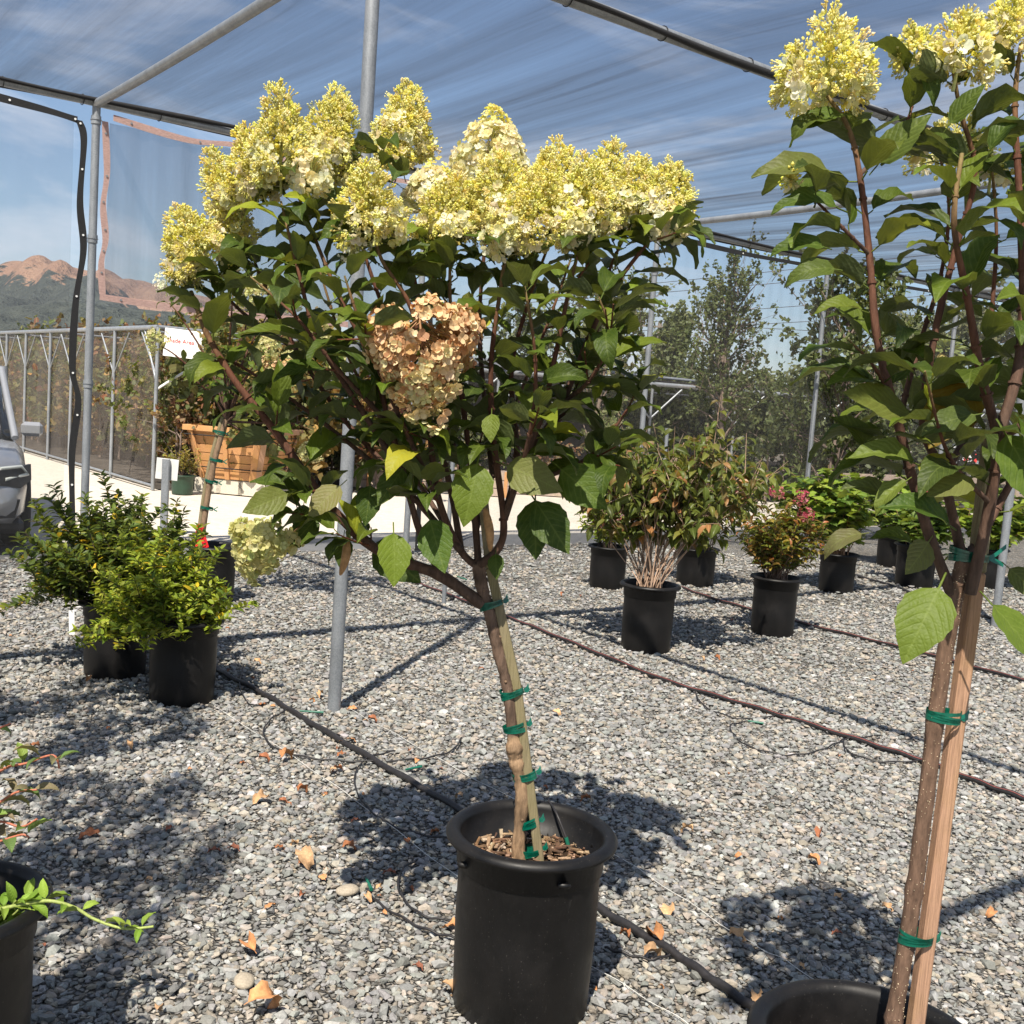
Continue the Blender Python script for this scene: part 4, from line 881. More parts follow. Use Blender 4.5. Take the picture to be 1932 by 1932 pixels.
for b_, t_, dy, cl in (((1785, 1080), (1722, 1240), -.12, (.10, .20, .02)), ((1850, 1115), (1905, 1265), -.10, (.09, .19, .02)), ((1740, 880), (1600, 870), -.1, (.10, .19, .03)), ((1650, 870), (1565, 790), .0, (.06, .12, .02)),
        ((1805, 1000), (1655, 965), -.14, (.035, .10, .012)), ((1720, 900), (1655, 975), -.13, (.11, .20, .03)), ((1850, 895), (1760, 960), -.14, (.12, .18, .05)), ((1700, 960), (1590, 925), -.06, (.07, .12, .04)), ((1760, 1010), (1700, 1080), -.05, (.10, .15, .05)),
        ((1740, 790), (1585, 790), -.1, (.10, .16, .03)), ((1880, 790), (1930, 960), -.14, (.06, .14, .015)), ((1890, 1060), (1945, 1130), -.05, (.07, .12, .03)), ((1730, 1030), (1640, 1020), -.02, (.05, .11, .015)), ((1640, 1005), (1548, 1048), -.08, (.10, .13, .05)), ((1855, 780), (1740, 830), -.12, (.055, .11, .025)), ((1840, 700), (1760, 850), .04, (.16, .14, .01)),
        ((1590, 330), (1425, 355), -.06, (.09, .14, .03)), ((1610, 215), (1500, 270), .0, (.05, .12, .015)), ((1640, 330), (1750, 250), .02, (.06, .12, .02)), ((1780, 250), (1860, 190), -.06, (.05, .11, .015)), ((1860, 300), (1932, 215), -.12, (.04, .10, .012)),
        ((1600, 400), (1460, 405), -.08, (.05, .12, .015)), ((1570, 470), (1458, 485), -.08, (.05, .12, .015)), ((1590, 510), (1478, 530), -.09, (.06, .12, .02)), ((1640, 590), (1535, 600), -.08, (.10, .18, .02)), ((1730, 120), (1755, 200), .02, (.04, .10, .012))):
    bigleaf(lf, b_, t_, D2 + dy, .6, (rng.normal(0, .45), -.75, .8), tuple(x * .9 for x in cl), HLEAF[rng.integers(0, 2)] if rng.random() < .5 else LEAF[rng.integers(0, 4)], 1.08)
lf.build('foliage', M['leaf'], t2)
for u, v, dy, ru, lu, ax, st in ((1558, 118, .0, 82, 135, (-.05, -.1, 1), 'lime'), (1723, 88, .08, 36, 55, (-.3, 0, 1), 'lime'), (1815, 88, .0, 55, 95, (.1, 0, 1), 'lime'), (1915, 40, .05, 45, 130, (.1, 0, 1), 'lime'), (1795, 275, .2, 75, 55, (0, 0, 1), 'lime'), (1492, 340, -.08, 16, 22, (-.5, 0, 1), 'lime'), (1870, 320, .2, 35, 30, (0, 0, 1), 'lime')):
    hd(t2, u, v, D2 + dy, ru * 1.05, lu, ax, st, .62)

# ------------------------------------------------------------------ the further hydrangea standard with a red tag
c3 = gp(398, 1135); D3 = c3[1]; c3 = np.array([c3[0], D3, 0])
t3 = thing('potted_hydrangea', c3, 'slim hydrangea standard with cream heads and a red tag on its trunk', 'hydrangea', 'hydrangea standards in black nursery pots')
pot(t3, c3, .185, .40, .80, chips=30)
P = smooth(px([(372, 1075, .0), (383, 1000, 0), (398, 900, 0), (418, 820, 0), (428, 790, 0)], D3), 6); P[0][2] = .3
q = MB(); r = np.linspace(.021, .019, len(P)); r[len(r) // 2] = .027; q.tube(P, r, 12, (.24, .16, .10)); q.build('trunk', M['bark'], t3)
q = MB(); q.tube(P + np.array([-.028, .01, 0]), .016, 8, (.22, .18, .12)); q.build('stake', M['stake_grey'], t3)
for k, (u, v) in enumerate(((374, 1058), (390, 958), (399, 908), (408, 868), (413, 815))): tie(t3, at(u, v, D3 - .005), (0.15, 0, 1), (.045, .026), 30 + k)
q = MB(); pts = [(371, 988), (383, 990), (389, 1015), (394, 1032), (378, 1037), (367, 1045), (361, 1036), (368, 1015)]
V = [at(u, v, D3 - .045 + .008 * math.sin(i)) for i, (u, v) in enumerate(pts)]; V += [v_ + (0, .003, 0) for v_ in V]; n = len(pts)
q.add(V, [tuple(range(n)), tuple(range(2 * n - 1, n - 1, -1))] + [(i, (i + 1) % n, n + (i + 1) % n, n + i) for i in range(n)], smooth=False); tg_ = q.build('tag', M['red'], t3)
def text(name, s_, loc, size, R, m_, parent=None, ext=.0006):
    cu = bpy.data.curves.new(name, 'FONT'); cu.body = s_; cu.size = size; cu.align_x = 'CENTER'; cu.align_y = 'CENTER'; cu.extrude = ext
    o = bpy.data.objects.new(name, cu); COL.objects.link(o); dg = bpy.context.evaluated_depsgraph_get(); me = bpy.data.meshes.new_from_object(o.evaluated_get(dg)); bpy.data.objects.remove(o)
    o = bpy.data.objects.new(name, me); COL.objects.link(o); me.materials.clear(); me.materials.append(m_)
    o.matrix_world = Matrix.Translation(Vector([float(x) for x in loc]) - (Vector(parent['_o']) if parent is not None else Vector((0, 0, 0)))) @ R.to_4x4()
    if parent is not None: o.parent = parent
    o['_o'] = [float(x) for x in loc]; return o
text('lettering', 'SOLD', at(378, 1012, D3 - .058), .052, Matrix.Rotation(rad(90), 3, 'X') @ Matrix.Rotation(rad(-68), 3, 'Z'), M['ink'], tg_)
RC3 = at(470, 700, D3)
S3 = []
r_ = np.random.default_rng(5)
for (u, v, y) in ((320, 560, .0), (300, 640, -.1), (350, 700, -.2), (380, 600, .1), (440, 540, -.2), (490, 530, .0), (520, 560, .2), (560, 600, -.1), (600, 640, .1), (620, 700, 0), (560, 740, -.3), (500, 660, -.4), (420, 660, -.4), (590, 800, -.1), (540, 840, .0), (460, 600, .3), (650, 640, .1)):
    S3.append(([(428, 795, 0), (428 + (u - 428) * .3, 795 + (v - 795) * .45, y * .4), (428 + (u - 428) * .75, 795 + (v - 795) * .8, y * .9), (u, v + 12, y)], .010, .3))
lf = standard(t3, D3, S3, None, HYD, .12, 3, (), .10, rc=RC3); lf.build('foliage', M['leaf'], t3)
for u, v, y, ru, lu, ax, st in ((315, 532, 0, 21, 38, (0, 0, 1), 'white'), (293, 645, -.1, 22, 40, (-.3, 0, -1), 'gcrm'), (490, 532, 0, 26, 40, (0, 0, 1), 'gcrm'), (525, 565, .2, 24, 44, (0, 0, 1), 'gcrm'), (470, 560, -.1, 24, 40, (0, 0, 1), 'gcrm'), (505, 655, -.3, 27, 38, (.2, 0, 1), 'gcrm'), (520, 705, -.3, 34, 56, (0, -.2, -1), 'dry'), (558, 690, -.1, 28, 48, (0, 0, -1), 'gcrm'), (628, 645, .1, 22, 40, (0, 0, 1), 'gcrm'), (645, 690, .1, 22, 38, (0, 0, 1), 'gcrm'), (515, 780, 0, 22, 34, (0, 0, -1), 'gcrm'), (585, 850, 0, 26, 30, (0, 0, 1), 'gcrm'), (600, 620, .1, 26, 42, (0, 0, 1), 'gcrm')):
    hd(t3, u, v, D3 + y, ru, lu, ax, st, .35)

# ------------------------------------------------------------------ potted shrubs
def shrub(name, base, R, h, crown, rad3, nst, T, pal, ls, step, label, cat='shrub', stemc=BR, up=(0, 0, 1), droop=.0, t0=.35, shape='oval', sub=2, skip=0.0, whorl=2, soil=.82, group='potted shrubs on the gravel', flower=None, ptag=False, upw=.0, potmat='pot'):
    base = np.array([base[0], base[1], 0.0]); t_ = thing(name, base, label, cat, group); pot(t_, base, R, h, soil, potmat, segs=40, lugs=False)
    crown = np.asarray(crown, float); rad3 = np.asarray(rad3, float); br = MB(); lf = MB(); z0 = h * soil
    for i in range(nst):
        d = rng.normal(size=3); d /= np.linalg.norm(d); rr = rng.random() ** .4
        if shape == 'oval': d[2] = abs(d[2]) * 1.2 - .40
        e = crown + d * rad3 * rr * rng.uniform(.85, 1.12)
        hr = np.hypot(*(e - base)[:2]); zl = h * (.92 if hr < R * 1.02 else .58)
        if e[2] < zl: e[2] = zl + rng.uniform(0, .1)
        s_ = base + np.array([rng.normal(0, R * .22), rng.normal(0, R * .22), z0]); md = s_ * .45 + e * .55 + np.array([0, 0, .10 * np.linalg.norm(e - s_)]) + (e - s_) * rng.normal(0, .05, 3)
        P = smooth([s_, s_ * .75 + md * .25 + UP * .03, md, e], 5); br.tube(P, np.linspace(.0055, .0018, len(P)), 5, np.array(stemc) * rng.uniform(.7, 1.3), cap=False)
        stem_nodes(P, t0, step, ls, ls * .9, base + UP * z0, lf, pal, T, up=up, droopdir=droop, whorl=whorl, outward=.35, jit=.35, skip=skip)
        for k in range(sub):
            j = rng.integers(len(P) // 2, len(P) - 1); dd = nrm(rng.normal(0, .6, 3) + (e - s_) / np.linalg.norm(e - s_) * .8 + UP * (.25 + upw)); ln = rng.uniform(.10, .24) * (rad3.mean() / .35)
            Q = smooth([P[j], P[j] + dd * ln * .5 + UP * .01, P[j] + dd * ln + UP * (.02 + upw * .05)], 4); br.tube(Q, np.linspace(.003, .0012, len(Q)), 4, np.array(stemc) * rng.uniform(.7, 1.4), cap=False)
            stem_nodes(Q, .1, step * .8, ls, ls * .85, base + UP * z0, lf, pal, T, up=up, droopdir=droop, whorl=whorl, outward=.3, jit=.4, skip=skip)
    br.build('branches', M['twig'], t_); lf.build('foliage', M['sleaf'], t_)
    if flower:
        for (u, v, D, ru, lu, st) in flower: hd(t_, u, v, D, ru, lu, (rng.normal(0, .3), -.3, 1), st, .5)
    return t_
G1 = [(.27, .33, .03, 4), (.18, .24, .025, 3), (.38, .40, .06, 2), (.07, .12, .015, 2), (.55, .38, .02, .25)]
G2 = [(.065, .10, .018, 5), (.12, .16, .025, 3), (.22, .24, .035, 1.6), (.72, .48, .03, .5), (.03, .05, .015, 2)]
V1 = [(.09, .11, .022, 5), (.15, .155, .035, 3), (.15, .095, .035, 1.4), (.34, .16, .07, .9), (.06, .075, .018, 2.5)]
A1 = [(.16, .18, .03, 3), (.34, .24, .05, 2.2), (.24, .12, .04, 1.6), (.09, .11, .02, 3), (.42, .14, .06, .8)]
K1 = [(.15, .22, .025, 4), (.22, .30, .04, 2.5), (.06, .12, .018, 3), (.32, .36, .06, 1)]
Y1 = [(.42, .44, .04, 3), (.24, .30, .03, 3), (.13, .20, .02, 2)]
b1 = gp(330, 1330) + (0, .10, 0)
shrub('boxwood_shrub', b1, .185, .40, at(290, 1165, b1[1]), (.36, .34, .31), 60, SLEAF, G1, .052, .019, 'low lime green shrub in black pot, nearest of the two bushy shrubs', t0=.45, sub=4, whorl=3)
b2 = gp(205, 1278) + (0, .08, 0)
s2 = shrub('gardenia_shrub', b2, .185, .38, at(215, 1085, b2[1] + .1), (.52, .38, .37), 70, SLEAF, G2, .060, .026, 'wide dark green shrub with scattered yellow leaves, behind the lime green one', t0=.4, sub=4, whorl=3)
q = MB(); q.beam(at(135, 1152, b2[1] - .12), at(136, 1198, b2[1] - .12), .03, .003, (0, 1, 0)); q.build('plant_label', M['white'], s2)
b4 = gp(1146, 1112) + (0, .12, 0)
shrub('spirea_shrub', b4, .185, .36, at(1140, 985, b4[1]), (.27, .25, .24), 30, VLEAF, Y1, .062, .04, 'yellow green shrub with small pink heads, in pot behind the lime hydrangea', t0=.3, flower=[(u, v, b4[1] - .1, 10, 16, 'pink') for u, v in ((1150, 960), (1185, 968), (1165, 972), (1205, 965), (1130, 985), (1215, 975))])
b5 = gp(1222, 1234) + (0, .14, 0)
shrub('viburnum_shrub', b5, .195, .43, at(1270, 905, b5[1] + .1), (.78, .55, .30), 50, VLEAF, V1, .10, .066, 'big twiggy shrub with drooping bronze green leaves, in scuffed black pot', stemc=(.34, .23, .16), t0=.52, droop=-.9, sub=4, up=(0, -.3, 1), skip=.22)
b6 = gp(1315, 1108) + (0, .15, 0)
shrub('viburnum_shrub', b6, .205, .34, at(1335, 940, b6[1]), (.55, .4, .38), 40, VLEAF, V1, .088, .055, 'half hidden bronze leaved shrub in squat pot behind the twiggy one', stemc=(.28, .18, .12), t0=.3, droop=-.7, sub=2)
b7 = gp(1463, 1203) + (0, .12, 0)
shrub('spirea_shrub', b7, .185, .42, at(1478, 1020, b7[1]), (.42, .35, .28), 46, VLEAF, A1, .07, .038, 'shrub with yellow and rust leaves and three pink heads, in black pot', stemc=(.16, .10, .07), t0=.3, flower=[(u, v, b7[1] - .2, 15, 24, 'pink') for u, v in ((1466, 928), (1511, 937), (1521, 970), (1400, 935))])
b8 = gp(1583, 1120) + (0, .12, 0)
oak = shrub('oakleaf_hydrangea', b8, .19, .36, at(1575, 960, b8[1]), (.50, .4, .42), 44, OAKL, K1, .12, .062, 'bright green lobed leaf shrub with tall pale spikes, beside the pink flowered one', stemc=(.30, .16, .08), t0=.3, sub=2)
b9 = gp(1733, 1110) + (0, .14, 0)
shrub('oakleaf_hydrangea', b9, .22, .42, at(1745, 985, b9[1]), (.42, .4, .38), 32, OAKL, [(.07, .12, .02, 3), (.14, .21, .03, 2)], .12, .07, 'dark lobed leaf shrub in black pot next to the redwood stake', stemc=(.28, .15, .08), t0=.3, flower=[(1742, 935, b9[1] - .3, 14, 20, 'pink')])
b10 = gp(1690, 1072) + (0, .15, 0)
shrub('oakleaf_hydrangea', b10, .2, .38, at(1680, 960, b10[1]), (.4, .4, .4), 26, OAKL, K1, .12, .07, 'farthest green shrub in black pot, behind the lobed leaf ones', stemc=(.28, .15, .08), t0=.3)
b11 = gp(1870, 1112) + (0, .15, 0)
shrub('oakleaf_hydrangea', b11, .2, .40, at(1885, 985, b11[1]), (.5, .4, .42), 36, OAKL, K1, .12, .065, 'green shrub in black pot behind the redwood staked trunk, near the pipe post', stemc=(.28, .15, .08), t0=.3)
# vine pot cut by the frame edge
bv = gp(-108, 1705, .42)
bv = np.array([bv[0], bv[1], 0]); vt = thing('potted_vine', bv, 'black pot holding a light green vine with one long trailing shoot over the gravel', 'vine')
pot(vt, bv, .205, .43, .80, chips=60)
lf = MB(); br = MB()
def shoot(path, D, r, ls, step, col=(.30, .36, .10), pal=[(.16, .26, .03, 3), (.24, .34, .05, 2)], T=VLEAF):
    P = smooth(px(path, D), 6); br.tube(P, np.linspace(r, r * .6, len(P)), 7, col); stem_nodes(P, .02, step, ls, ls * .8, P[0], lf, pal, T, outward=0, jit=.5)
DV_ = bv[1]
shoot([(-20, 1720, 0), (50, 1705, -.02), (95, 1700, -.03), (140, 1712, -.02), (180, 1735, -.02), (235, 1752, -.02), (290, 1748, -.02)], DV_, .0042, .045, .04)
for (u, v) in ((30, 1700), (60, 1690), (5, 1715), (95, 1690), (-10, 1700), (75, 1715)): shoot([(-30, 1760, .05), ((u - 30) / 2, 1735, .02), (u, v, 0)], DV_, .003, .05, .03)
PV = [(.10, .16, .05, 3), (.20, .16, .10, 2), (.16, .24, .05, 2)]
for path in ([(-60, 1520, 0), (0, 1455, 0), (50, 1440, 0), (100, 1425, 0), (112, 1450, 0)], [(-60, 1560, 0), (0, 1550, 0), (40, 1560, 0), (70, 1545, 0)], [(-60, 1600, 0), (-10, 1590, 0), (40, 1575, 0), (55, 1580, 0)], [(-70, 1480, .1), (-20, 1390, .1), (20, 1365, .1)], [(-40, 1560, 0), (20, 1500, 0), (70, 1490, 0)]):
    shoot([(-90, 1700, 0)] + path, DV_, .0032, .065, .045, (.42, .14, .08), PV)
br.build('branches', M['twig'], vt); lf.build('foliage', M['leaf'], vt)

# two more standards stand outside the picture, on the sunny side; their crowns shade the gravel
for k, (x, y, a) in enumerate(((-1.63, 1.57, 2.2), (-1.76, 1.02, .6), (-2.41, 3.12, 4.1), (-2.13, 2.67, 1.1))):
    dst = copy_tree(t3); dst.location = (x, y, 0); dst.rotation_euler = (0, 0, a); dst.scale = (.8, .8, 1.5)
    dst['label'] = ('tall hydrangea standard shading the gravel behind the vine pot', 'tall hydrangea standard closest to the camera side of the vine pot', 'tall hydrangea standard shading the gravel before the dark shrub', 'tall hydrangea standard shading the gravel before the lime green shrub')[k]

# ------------------------------------------------------------------ hoses, drip lines, clear line
def lay(name, path, r, mt, label, cat, stripe=False, group=None, base=None, z=None, k=10):
    P = smooth([np.array([*gp(u, v)[:2], 0]) for u, v in path], k); P[:, 2] = r * .9 + (.010 if r > .006 else .016); P[:, 2] += .003 * np.sin(np.arange(len(P)) * .9)
    q = MB(); q.tube(P, r, 10 if r > .006 else 6)
    o = q.build(name, M[mt], base=P[0], label=label, cat=cat, group=group)
    if stripe:
        q = MB(); q.tube(P + UP * r * .80 + np.array([-.55, -.45, 0]) * r, r * .22, 4); q.build('stripe', M['stripe'], o)
    return o
lay('irrigation_hose', [(405, 1265), (430, 1282), (500, 1318), (560, 1356), (650, 1410), (760, 1475), (870, 1540), (960, 1600), (1080, 1690), (1160, 1745), (1260, 1805), (1340, 1860), (1420, 1915), (1480, 1960)], .0125, 'hose', 'thick black hose running behind the tall pot from the lime green shrub', 'hose')
lay('irrigation_hose', [(775, 1100), (850, 1128), (945, 1165), (1010, 1190), (1120, 1235), (1250, 1288), (1370, 1325), (1500, 1365), (1640, 1410), (1740, 1443), (1850, 1485), (1940, 1518), (2050, 1560)], .0115, 'hose', 'red striped hose lying between the tall pot and the bronze shrub pot', 'hose', True)
lay('irrigation_hose', [(1285, 1112), (1340, 1132), (1420, 1155), (1510, 1180), (1640, 1212), (1760, 1243), (1932, 1290), (2060, 1325)], .0115, 'hose', 'red striped hose passing beside the pink flowered shrub pot', 'hose', True)
lay('irrigation_hose', [(1600, 1085), (1680, 1108), (1720, 1122), (1800, 1150), (1900, 1180)], .0115, 'hose', 'black hose in shade among the farther lobed leaf shrub pots', 'hose')
for path, lab in (
    ([(545, 1345), (510, 1365), (497, 1395), (530, 1425), (600, 1440), (690, 1445), (790, 1440), (850, 1425), (870, 1400)], 'thin drip tube making a wide loop beside the thick hose'),
    ([(745, 1425), (690, 1440), (668, 1480), (690, 1530), (750, 1572), (830, 1590), (880, 1590)], 'thin drip tube curling from the thick hose towards the tall pot'),
    ([(690, 1688), (720, 1720), (790, 1760), (850, 1780), (900, 1795)], 'thin drip tube with green tip lying below the clear line'),
    ([(800, 1625), (760, 1650), (752, 1690), (790, 1735), (850, 1748), (900, 1740)], 'thin drip tube half circle against the tall pot side'),
    ([(1140, 1800), (1180, 1812), (1230, 1822), (1270, 1810)], 'thin drip tube crossing to the thick hose beside dry leaves'),
    ([(1660, 1395), (1600, 1400), (1580, 1408), (1540, 1425), (1480, 1432), (1410, 1415), (1382, 1390), (1378, 1375), (1410, 1368)], 'thin drip tube looped on the near side of the striped hose'),
    ([(1590, 1400), (1600, 1425), (1660, 1445), (1740, 1442)], 'short drip tube arc hugging the striped hose'),
    ([(1310, 1310), (1330, 1340), (1390, 1362), (1450, 1360), (1475, 1345)], 'drip tube arc hanging off the striped hose between two leaves'),
    ([(460, 1260), (452, 1300), (470, 1335), (500, 1335), (520, 1318)], 'drip tube bend next to the lime green shrub pot')):
    lay('drip_tube', path, .0036, 'hose', lab, 'drip tube', group='thin drip tubes on the gravel', z=.006)
for (a, b__, lab) in (((795, 1455), (765, 1462), 'green emitter spike lying on the thick hose'), ((700, 1690), (690, 1670), 'green emitter spike at the end of the tube below the clear line'), ((610, 1352), (565, 1350), 'green emitter spike near the pipe post base'), ((1440, 1372), (1410, 1368), 'green emitter spike above the striped hose'), ((880, 1098), (862, 1092), 'green fitting at the striped hose end'), ((1985, 1450), (1955, 1440), 'green emitter spike by the striped hose')):
    P = np.array([[*gp(*a)[:2], .02], [*gp(*b__)[:2], .022]]); q = MB(); q.tube(P, [.006, .004], 8); q.build('drip_emitter', M['dgreen'], base=P[0], label=lab, cat='drip emitter')
lay('clear_line', [(405, 1340), (560, 1440), (700, 1540), (870, 1670), (1000, 1760), (1160, 1860), (1300, 1945)], .0011, 'string', 'thin clear line stretched diagonally past the tall pot', 'line', z=.012)
lay('clear_line', [(655, 1342), (760, 1400), (900, 1480), (1100, 1585), (1250, 1680), (1400, 1780), (1500, 1835), (1640, 1935)], .0011, 'string', 'thin clear line running from the pipe post to the redwood stake pot', 'line', z=.012)

# ------------------------------------------------------------------ dry leaves on the gravel
def curl(seed):
    r__ = np.random.default_rng(seed); V, F, L = leaf_tmpl(.5, r__.uniform(1.2, 3.2), r__.uniform(-.2, 1.3), 6, 9, r__.uniform(.05, .14), .02, 1.4, .1, seed); return V - V.mean(0), F, L
CURL = [curl(60 + i) for i in range(8)]
DL = [(.52, .25, .11), (.40, .16, .07), (.58, .36, .19), (.30, .12, .06), (.46, .29, .16), (.26, .10, .06)]
bases = []
big = ((490, 1520, .075, 'flat pale orange leaf alone between hose loop and shade', 2), (575, 1640, .10, 'large curled brown leaf left of the tall pot', 4), (620, 1810 - 90, .05, '', 0), (1262, 1728, .085, 'broad tan leaf behind the tall pot by the thick hose', 2), (1235, 1785, .08, 'folded golden leaf standing on the thick hose', 0), (857, 1760, .07, 'yellow orange leaf touching the tall pot', 0), (497, 1918, .11, 'orange brown leaf at the very bottom edge', 0), (470, 1803, .075, 'long curled orange leaf below the vine shoot tip', 0),
       (1425, 1578, .03, '', 3), (1497, 1905, .06, 'small ochre leaf beside the clear line', 2), (565, 1385, .05, '', 1), (540, 1440, .08, 'crumpled orange leaf under the drip loop', 0), (570, 1500, .05, 'orange leaf pair below the drip loop', 1), (1050, 1355, .06, 'pale leaf on open gravel beyond the ties', 2), (655, 1690, .0, '', 0), (1230, 1815, .06, 'tan leaf pressed against the thick hose', 4), (170, 1585, .075, 'brown leaf lying inside the dark shade patch', 3), (1535, 1635, .05, 'star shaped orange leaf in the leafy shadow', 0), (650, 1035, .0, '', 0))
n_ = 0
def drop(x, y, s_, k, ci, label=None):
    o = None
    q = MB(); V, F, L = CURL[k]; Rm = (rotz([rng.uniform(0, 6.28)])[0] @ frames([(0, 1, .0)], [(rng.normal(0, .3), 0, 1)], [s_])[0]); V2 = V @ Rm.T; V2[:, 2] -= V2[:, 2].min() - .006
    V2 += (x, y, 0); c_ = np.array(DL[ci]) * rng.uniform(.8, 1.15); q.add(V2, F, c_, L)
    return q.build('fallen_leaf', M['fallen'], base=(x, y, 0), label=label, cat='dry leaf', group='dry leaves fallen on the gravel')
for u, v, s_, lab, ci in big:
    if not lab: continue
    p = gp(u, v); drop(p[0], p[1], s_, rng.integers(0, 8), ci, lab)
LB = ['small dry orange leaf curled on the gravel', 'small rust brown leaf curled on the gravel', 'small pale tan dead leaf on the gravel', 'small dark brown dead leaf on the gravel', 'small buff crinkled leaf on the gravel', 'tiny chocolate coloured dead leaf on the gravel', 'small orange folded leaf lying on the gravel', 'small reddish folded leaf lying on the gravel']
proto = [drop(0.0, 3.0, .05, k, k % 6, LB[k]) for k in range(8)]
cnt = 0
while cnt < 120:
    v = 1060 + 860 * rng.random() ** 1.15; u = rng.uniform(0, 1932); p = gp(u, v)
    if rng.random() < .35: u = rng.normal(600, 120); p = gp(u, rng.uniform(1300, 1750))
    if (p[0] - P0[0]) * DV[0] + (p[1] - P0[1]) * DV[1] > .3: continue
    o = proto[cnt % 8]
    if cnt >= 8: o = o.copy(); COL.objects.link(o)
    o.location = (p[0], p[1], .004); o.rotation_euler = (0, 0, rng.uniform(0, 6.28)); o.scale = (rng.uniform(.35, 1.15),) * 3; cnt += 1

# ------------------------------------------------------------------ hills
m = mat('hill_cover'); b = NB(m)
f = b.noise(0.011, 8, 0.66, b.pos((1, 1, 2.0)), .4); f2 = b.noise(0.16, 4, 0.7, b.pos()); f3 = b.noise(0.05, 5, 0.6, b.pos())
g = b.n("NewGeometry"); sp_ = b.n("SeparateXYZ"); b.l(g.outputs['Position'], sp_.inputs[0])
hgt = b.math('MULTIPLY', sp_.outputs[2], 0.0072)
fac = b.math('ADD', b.math('ADD', f, b.math('MULTIPLY', f2, 0.16)), hgt)
grass = b.ramp(f3, [(0.3, (0.25, 0.15, 0.105)), (0.7, (0.34, 0.22, 0.15))])
wood = b.ramp(f2, [(0.3, (0.040, 0.048, 0.045)), (0.7, (0.085, 0.095, 0.08))])
col = b.mix(b.ramp(fac, [(0.985, (1, 1, 1)), (1.0, (0, 0, 0))]), grass, wood)
b.out(b.bsdf(col, 0.95, b.bump(b.math('ADD', f2, f3), 1.0, 6.0), 0, 0.05)); M['hill'] = m
def hill(name, prof, R0, R1, seed):
    """terrain rising between two distances; prof gives the ridge line as (u, v)"""
    us = np.linspace(prof[0][0], prof[-1][0], 240); vs = np.interp(us, [p[0] for p in prof], [p[1] for p in prof]); r__ = np.random.default_rng(seed)
    nr = 70; V = np.zeros((240, nr, 3)); D = np.array([ray(u, v) for u, v in zip(us, vs)]); hd_ = np.hypot(D[:, 0], D[:, 1]); el = D[:, 2] / hd_
    for j in range(nr):
        t_ = j / (nr - 1); R = R0 + (R1 - R0) * t_; s_ = (3 * t_ * t_ - 2 * t_ ** 3) if t_ < 1 else 1
        w = (.86 + .14 * np.sin(us * .021 + j * .21 + seed) + .06 * np.sin(us * .07 - j * .5)) if j < nr - 1 else 1
        ramp_ = s_ * (1 - t_ ** 6 * 0) * (w * (1 - t_ ** 4) + t_ ** 4)
        V[:, j, 0] = D[:, 0] / hd_ * R; V[:, j, 1] = D[:, 1] / hd_ * R; V[:, j, 2] = ramp_ * (el * R1 + CAMH) - 1
    back = V[:, -1:, :] * np.array([1.5, 1.5, 0]); back[..., 2] = -5; V = np.concatenate([V, back], 1); nr += 1
    i = np.arange(239 * (nr - 1)); a = i // (nr - 1); b_ = i % (nr - 1); k = a * nr + b_
    q = MB(); q.add(V.reshape(-1, 3), {4: np.stack([k, k + nr, k + nr + 1, k + 1], 1)}); return q.build(name, M['hill'], base=V[0, 0], kind='structure')
hill('hill', [(-700, 560), (-500, 530), (-300, 545), (-100, 520), (-40, 525), (0, 506), (40, 494), (82, 488), (113, 491), (137, 501), (165, 508), (188, 514), (205, 530), (235, 552), (270, 590), (320, 640), (380, 690)], 330, 820, 1)
hill('hill', [(60, 640), (120, 560), (170, 520), (190, 512), (215, 520), (239, 530), (256, 536), (294, 533), (330, 545), (420, 565), (560, 600), (700, 640), (850, 670), (1000, 700), (1150, 745)], 500, 1150, 3)
hill('hill', [(-700, 640), (-200, 620), (0, 575), (80, 570), (160, 568), (240, 575), (330, 585), (450, 610), (600, 640), (760, 680), (900, 720), (1000, 745)], 230, 420, 5)

# ------------------------------------------------------------------ far trees
D = 20.0
TR = [(.055, .075, .022, 4), (.085, .10, .035, 3), (.12, .13, .05, 1.2), (.035, .05, .018, 2)]
MG = [(.10, .11, .025, 3), (.16, .13, .04, 2), (.06, .075, .02, 3)]
MR = [(.20, .07, .05, 3), (.13, .06, .045, 2), (.26, .14, .06, 1.2)]
MO = [(.34, .20, .06, 3), (.26, .17, .06, 2), (.18, .15, .05, 2)]
DK = [(.035, .045, .018, 3), (.055, .065, .022, 2), (.022, .03, .014, 2)]
q4 = (np.array([(-.42, 0, 0), (.42, 0, 0), (.3, .8, .12), (-.3, .8, .12), (0, 1.1, .05)]), {4: np.array([(0, 1, 2, 3)]), 3: np.array([(3, 2, 4)])}, np.array([(-.5, 0, 0), (.5, 0, 0), (.3, .8, 0), (-.3, .8, 0), (0, 1, 0)]))
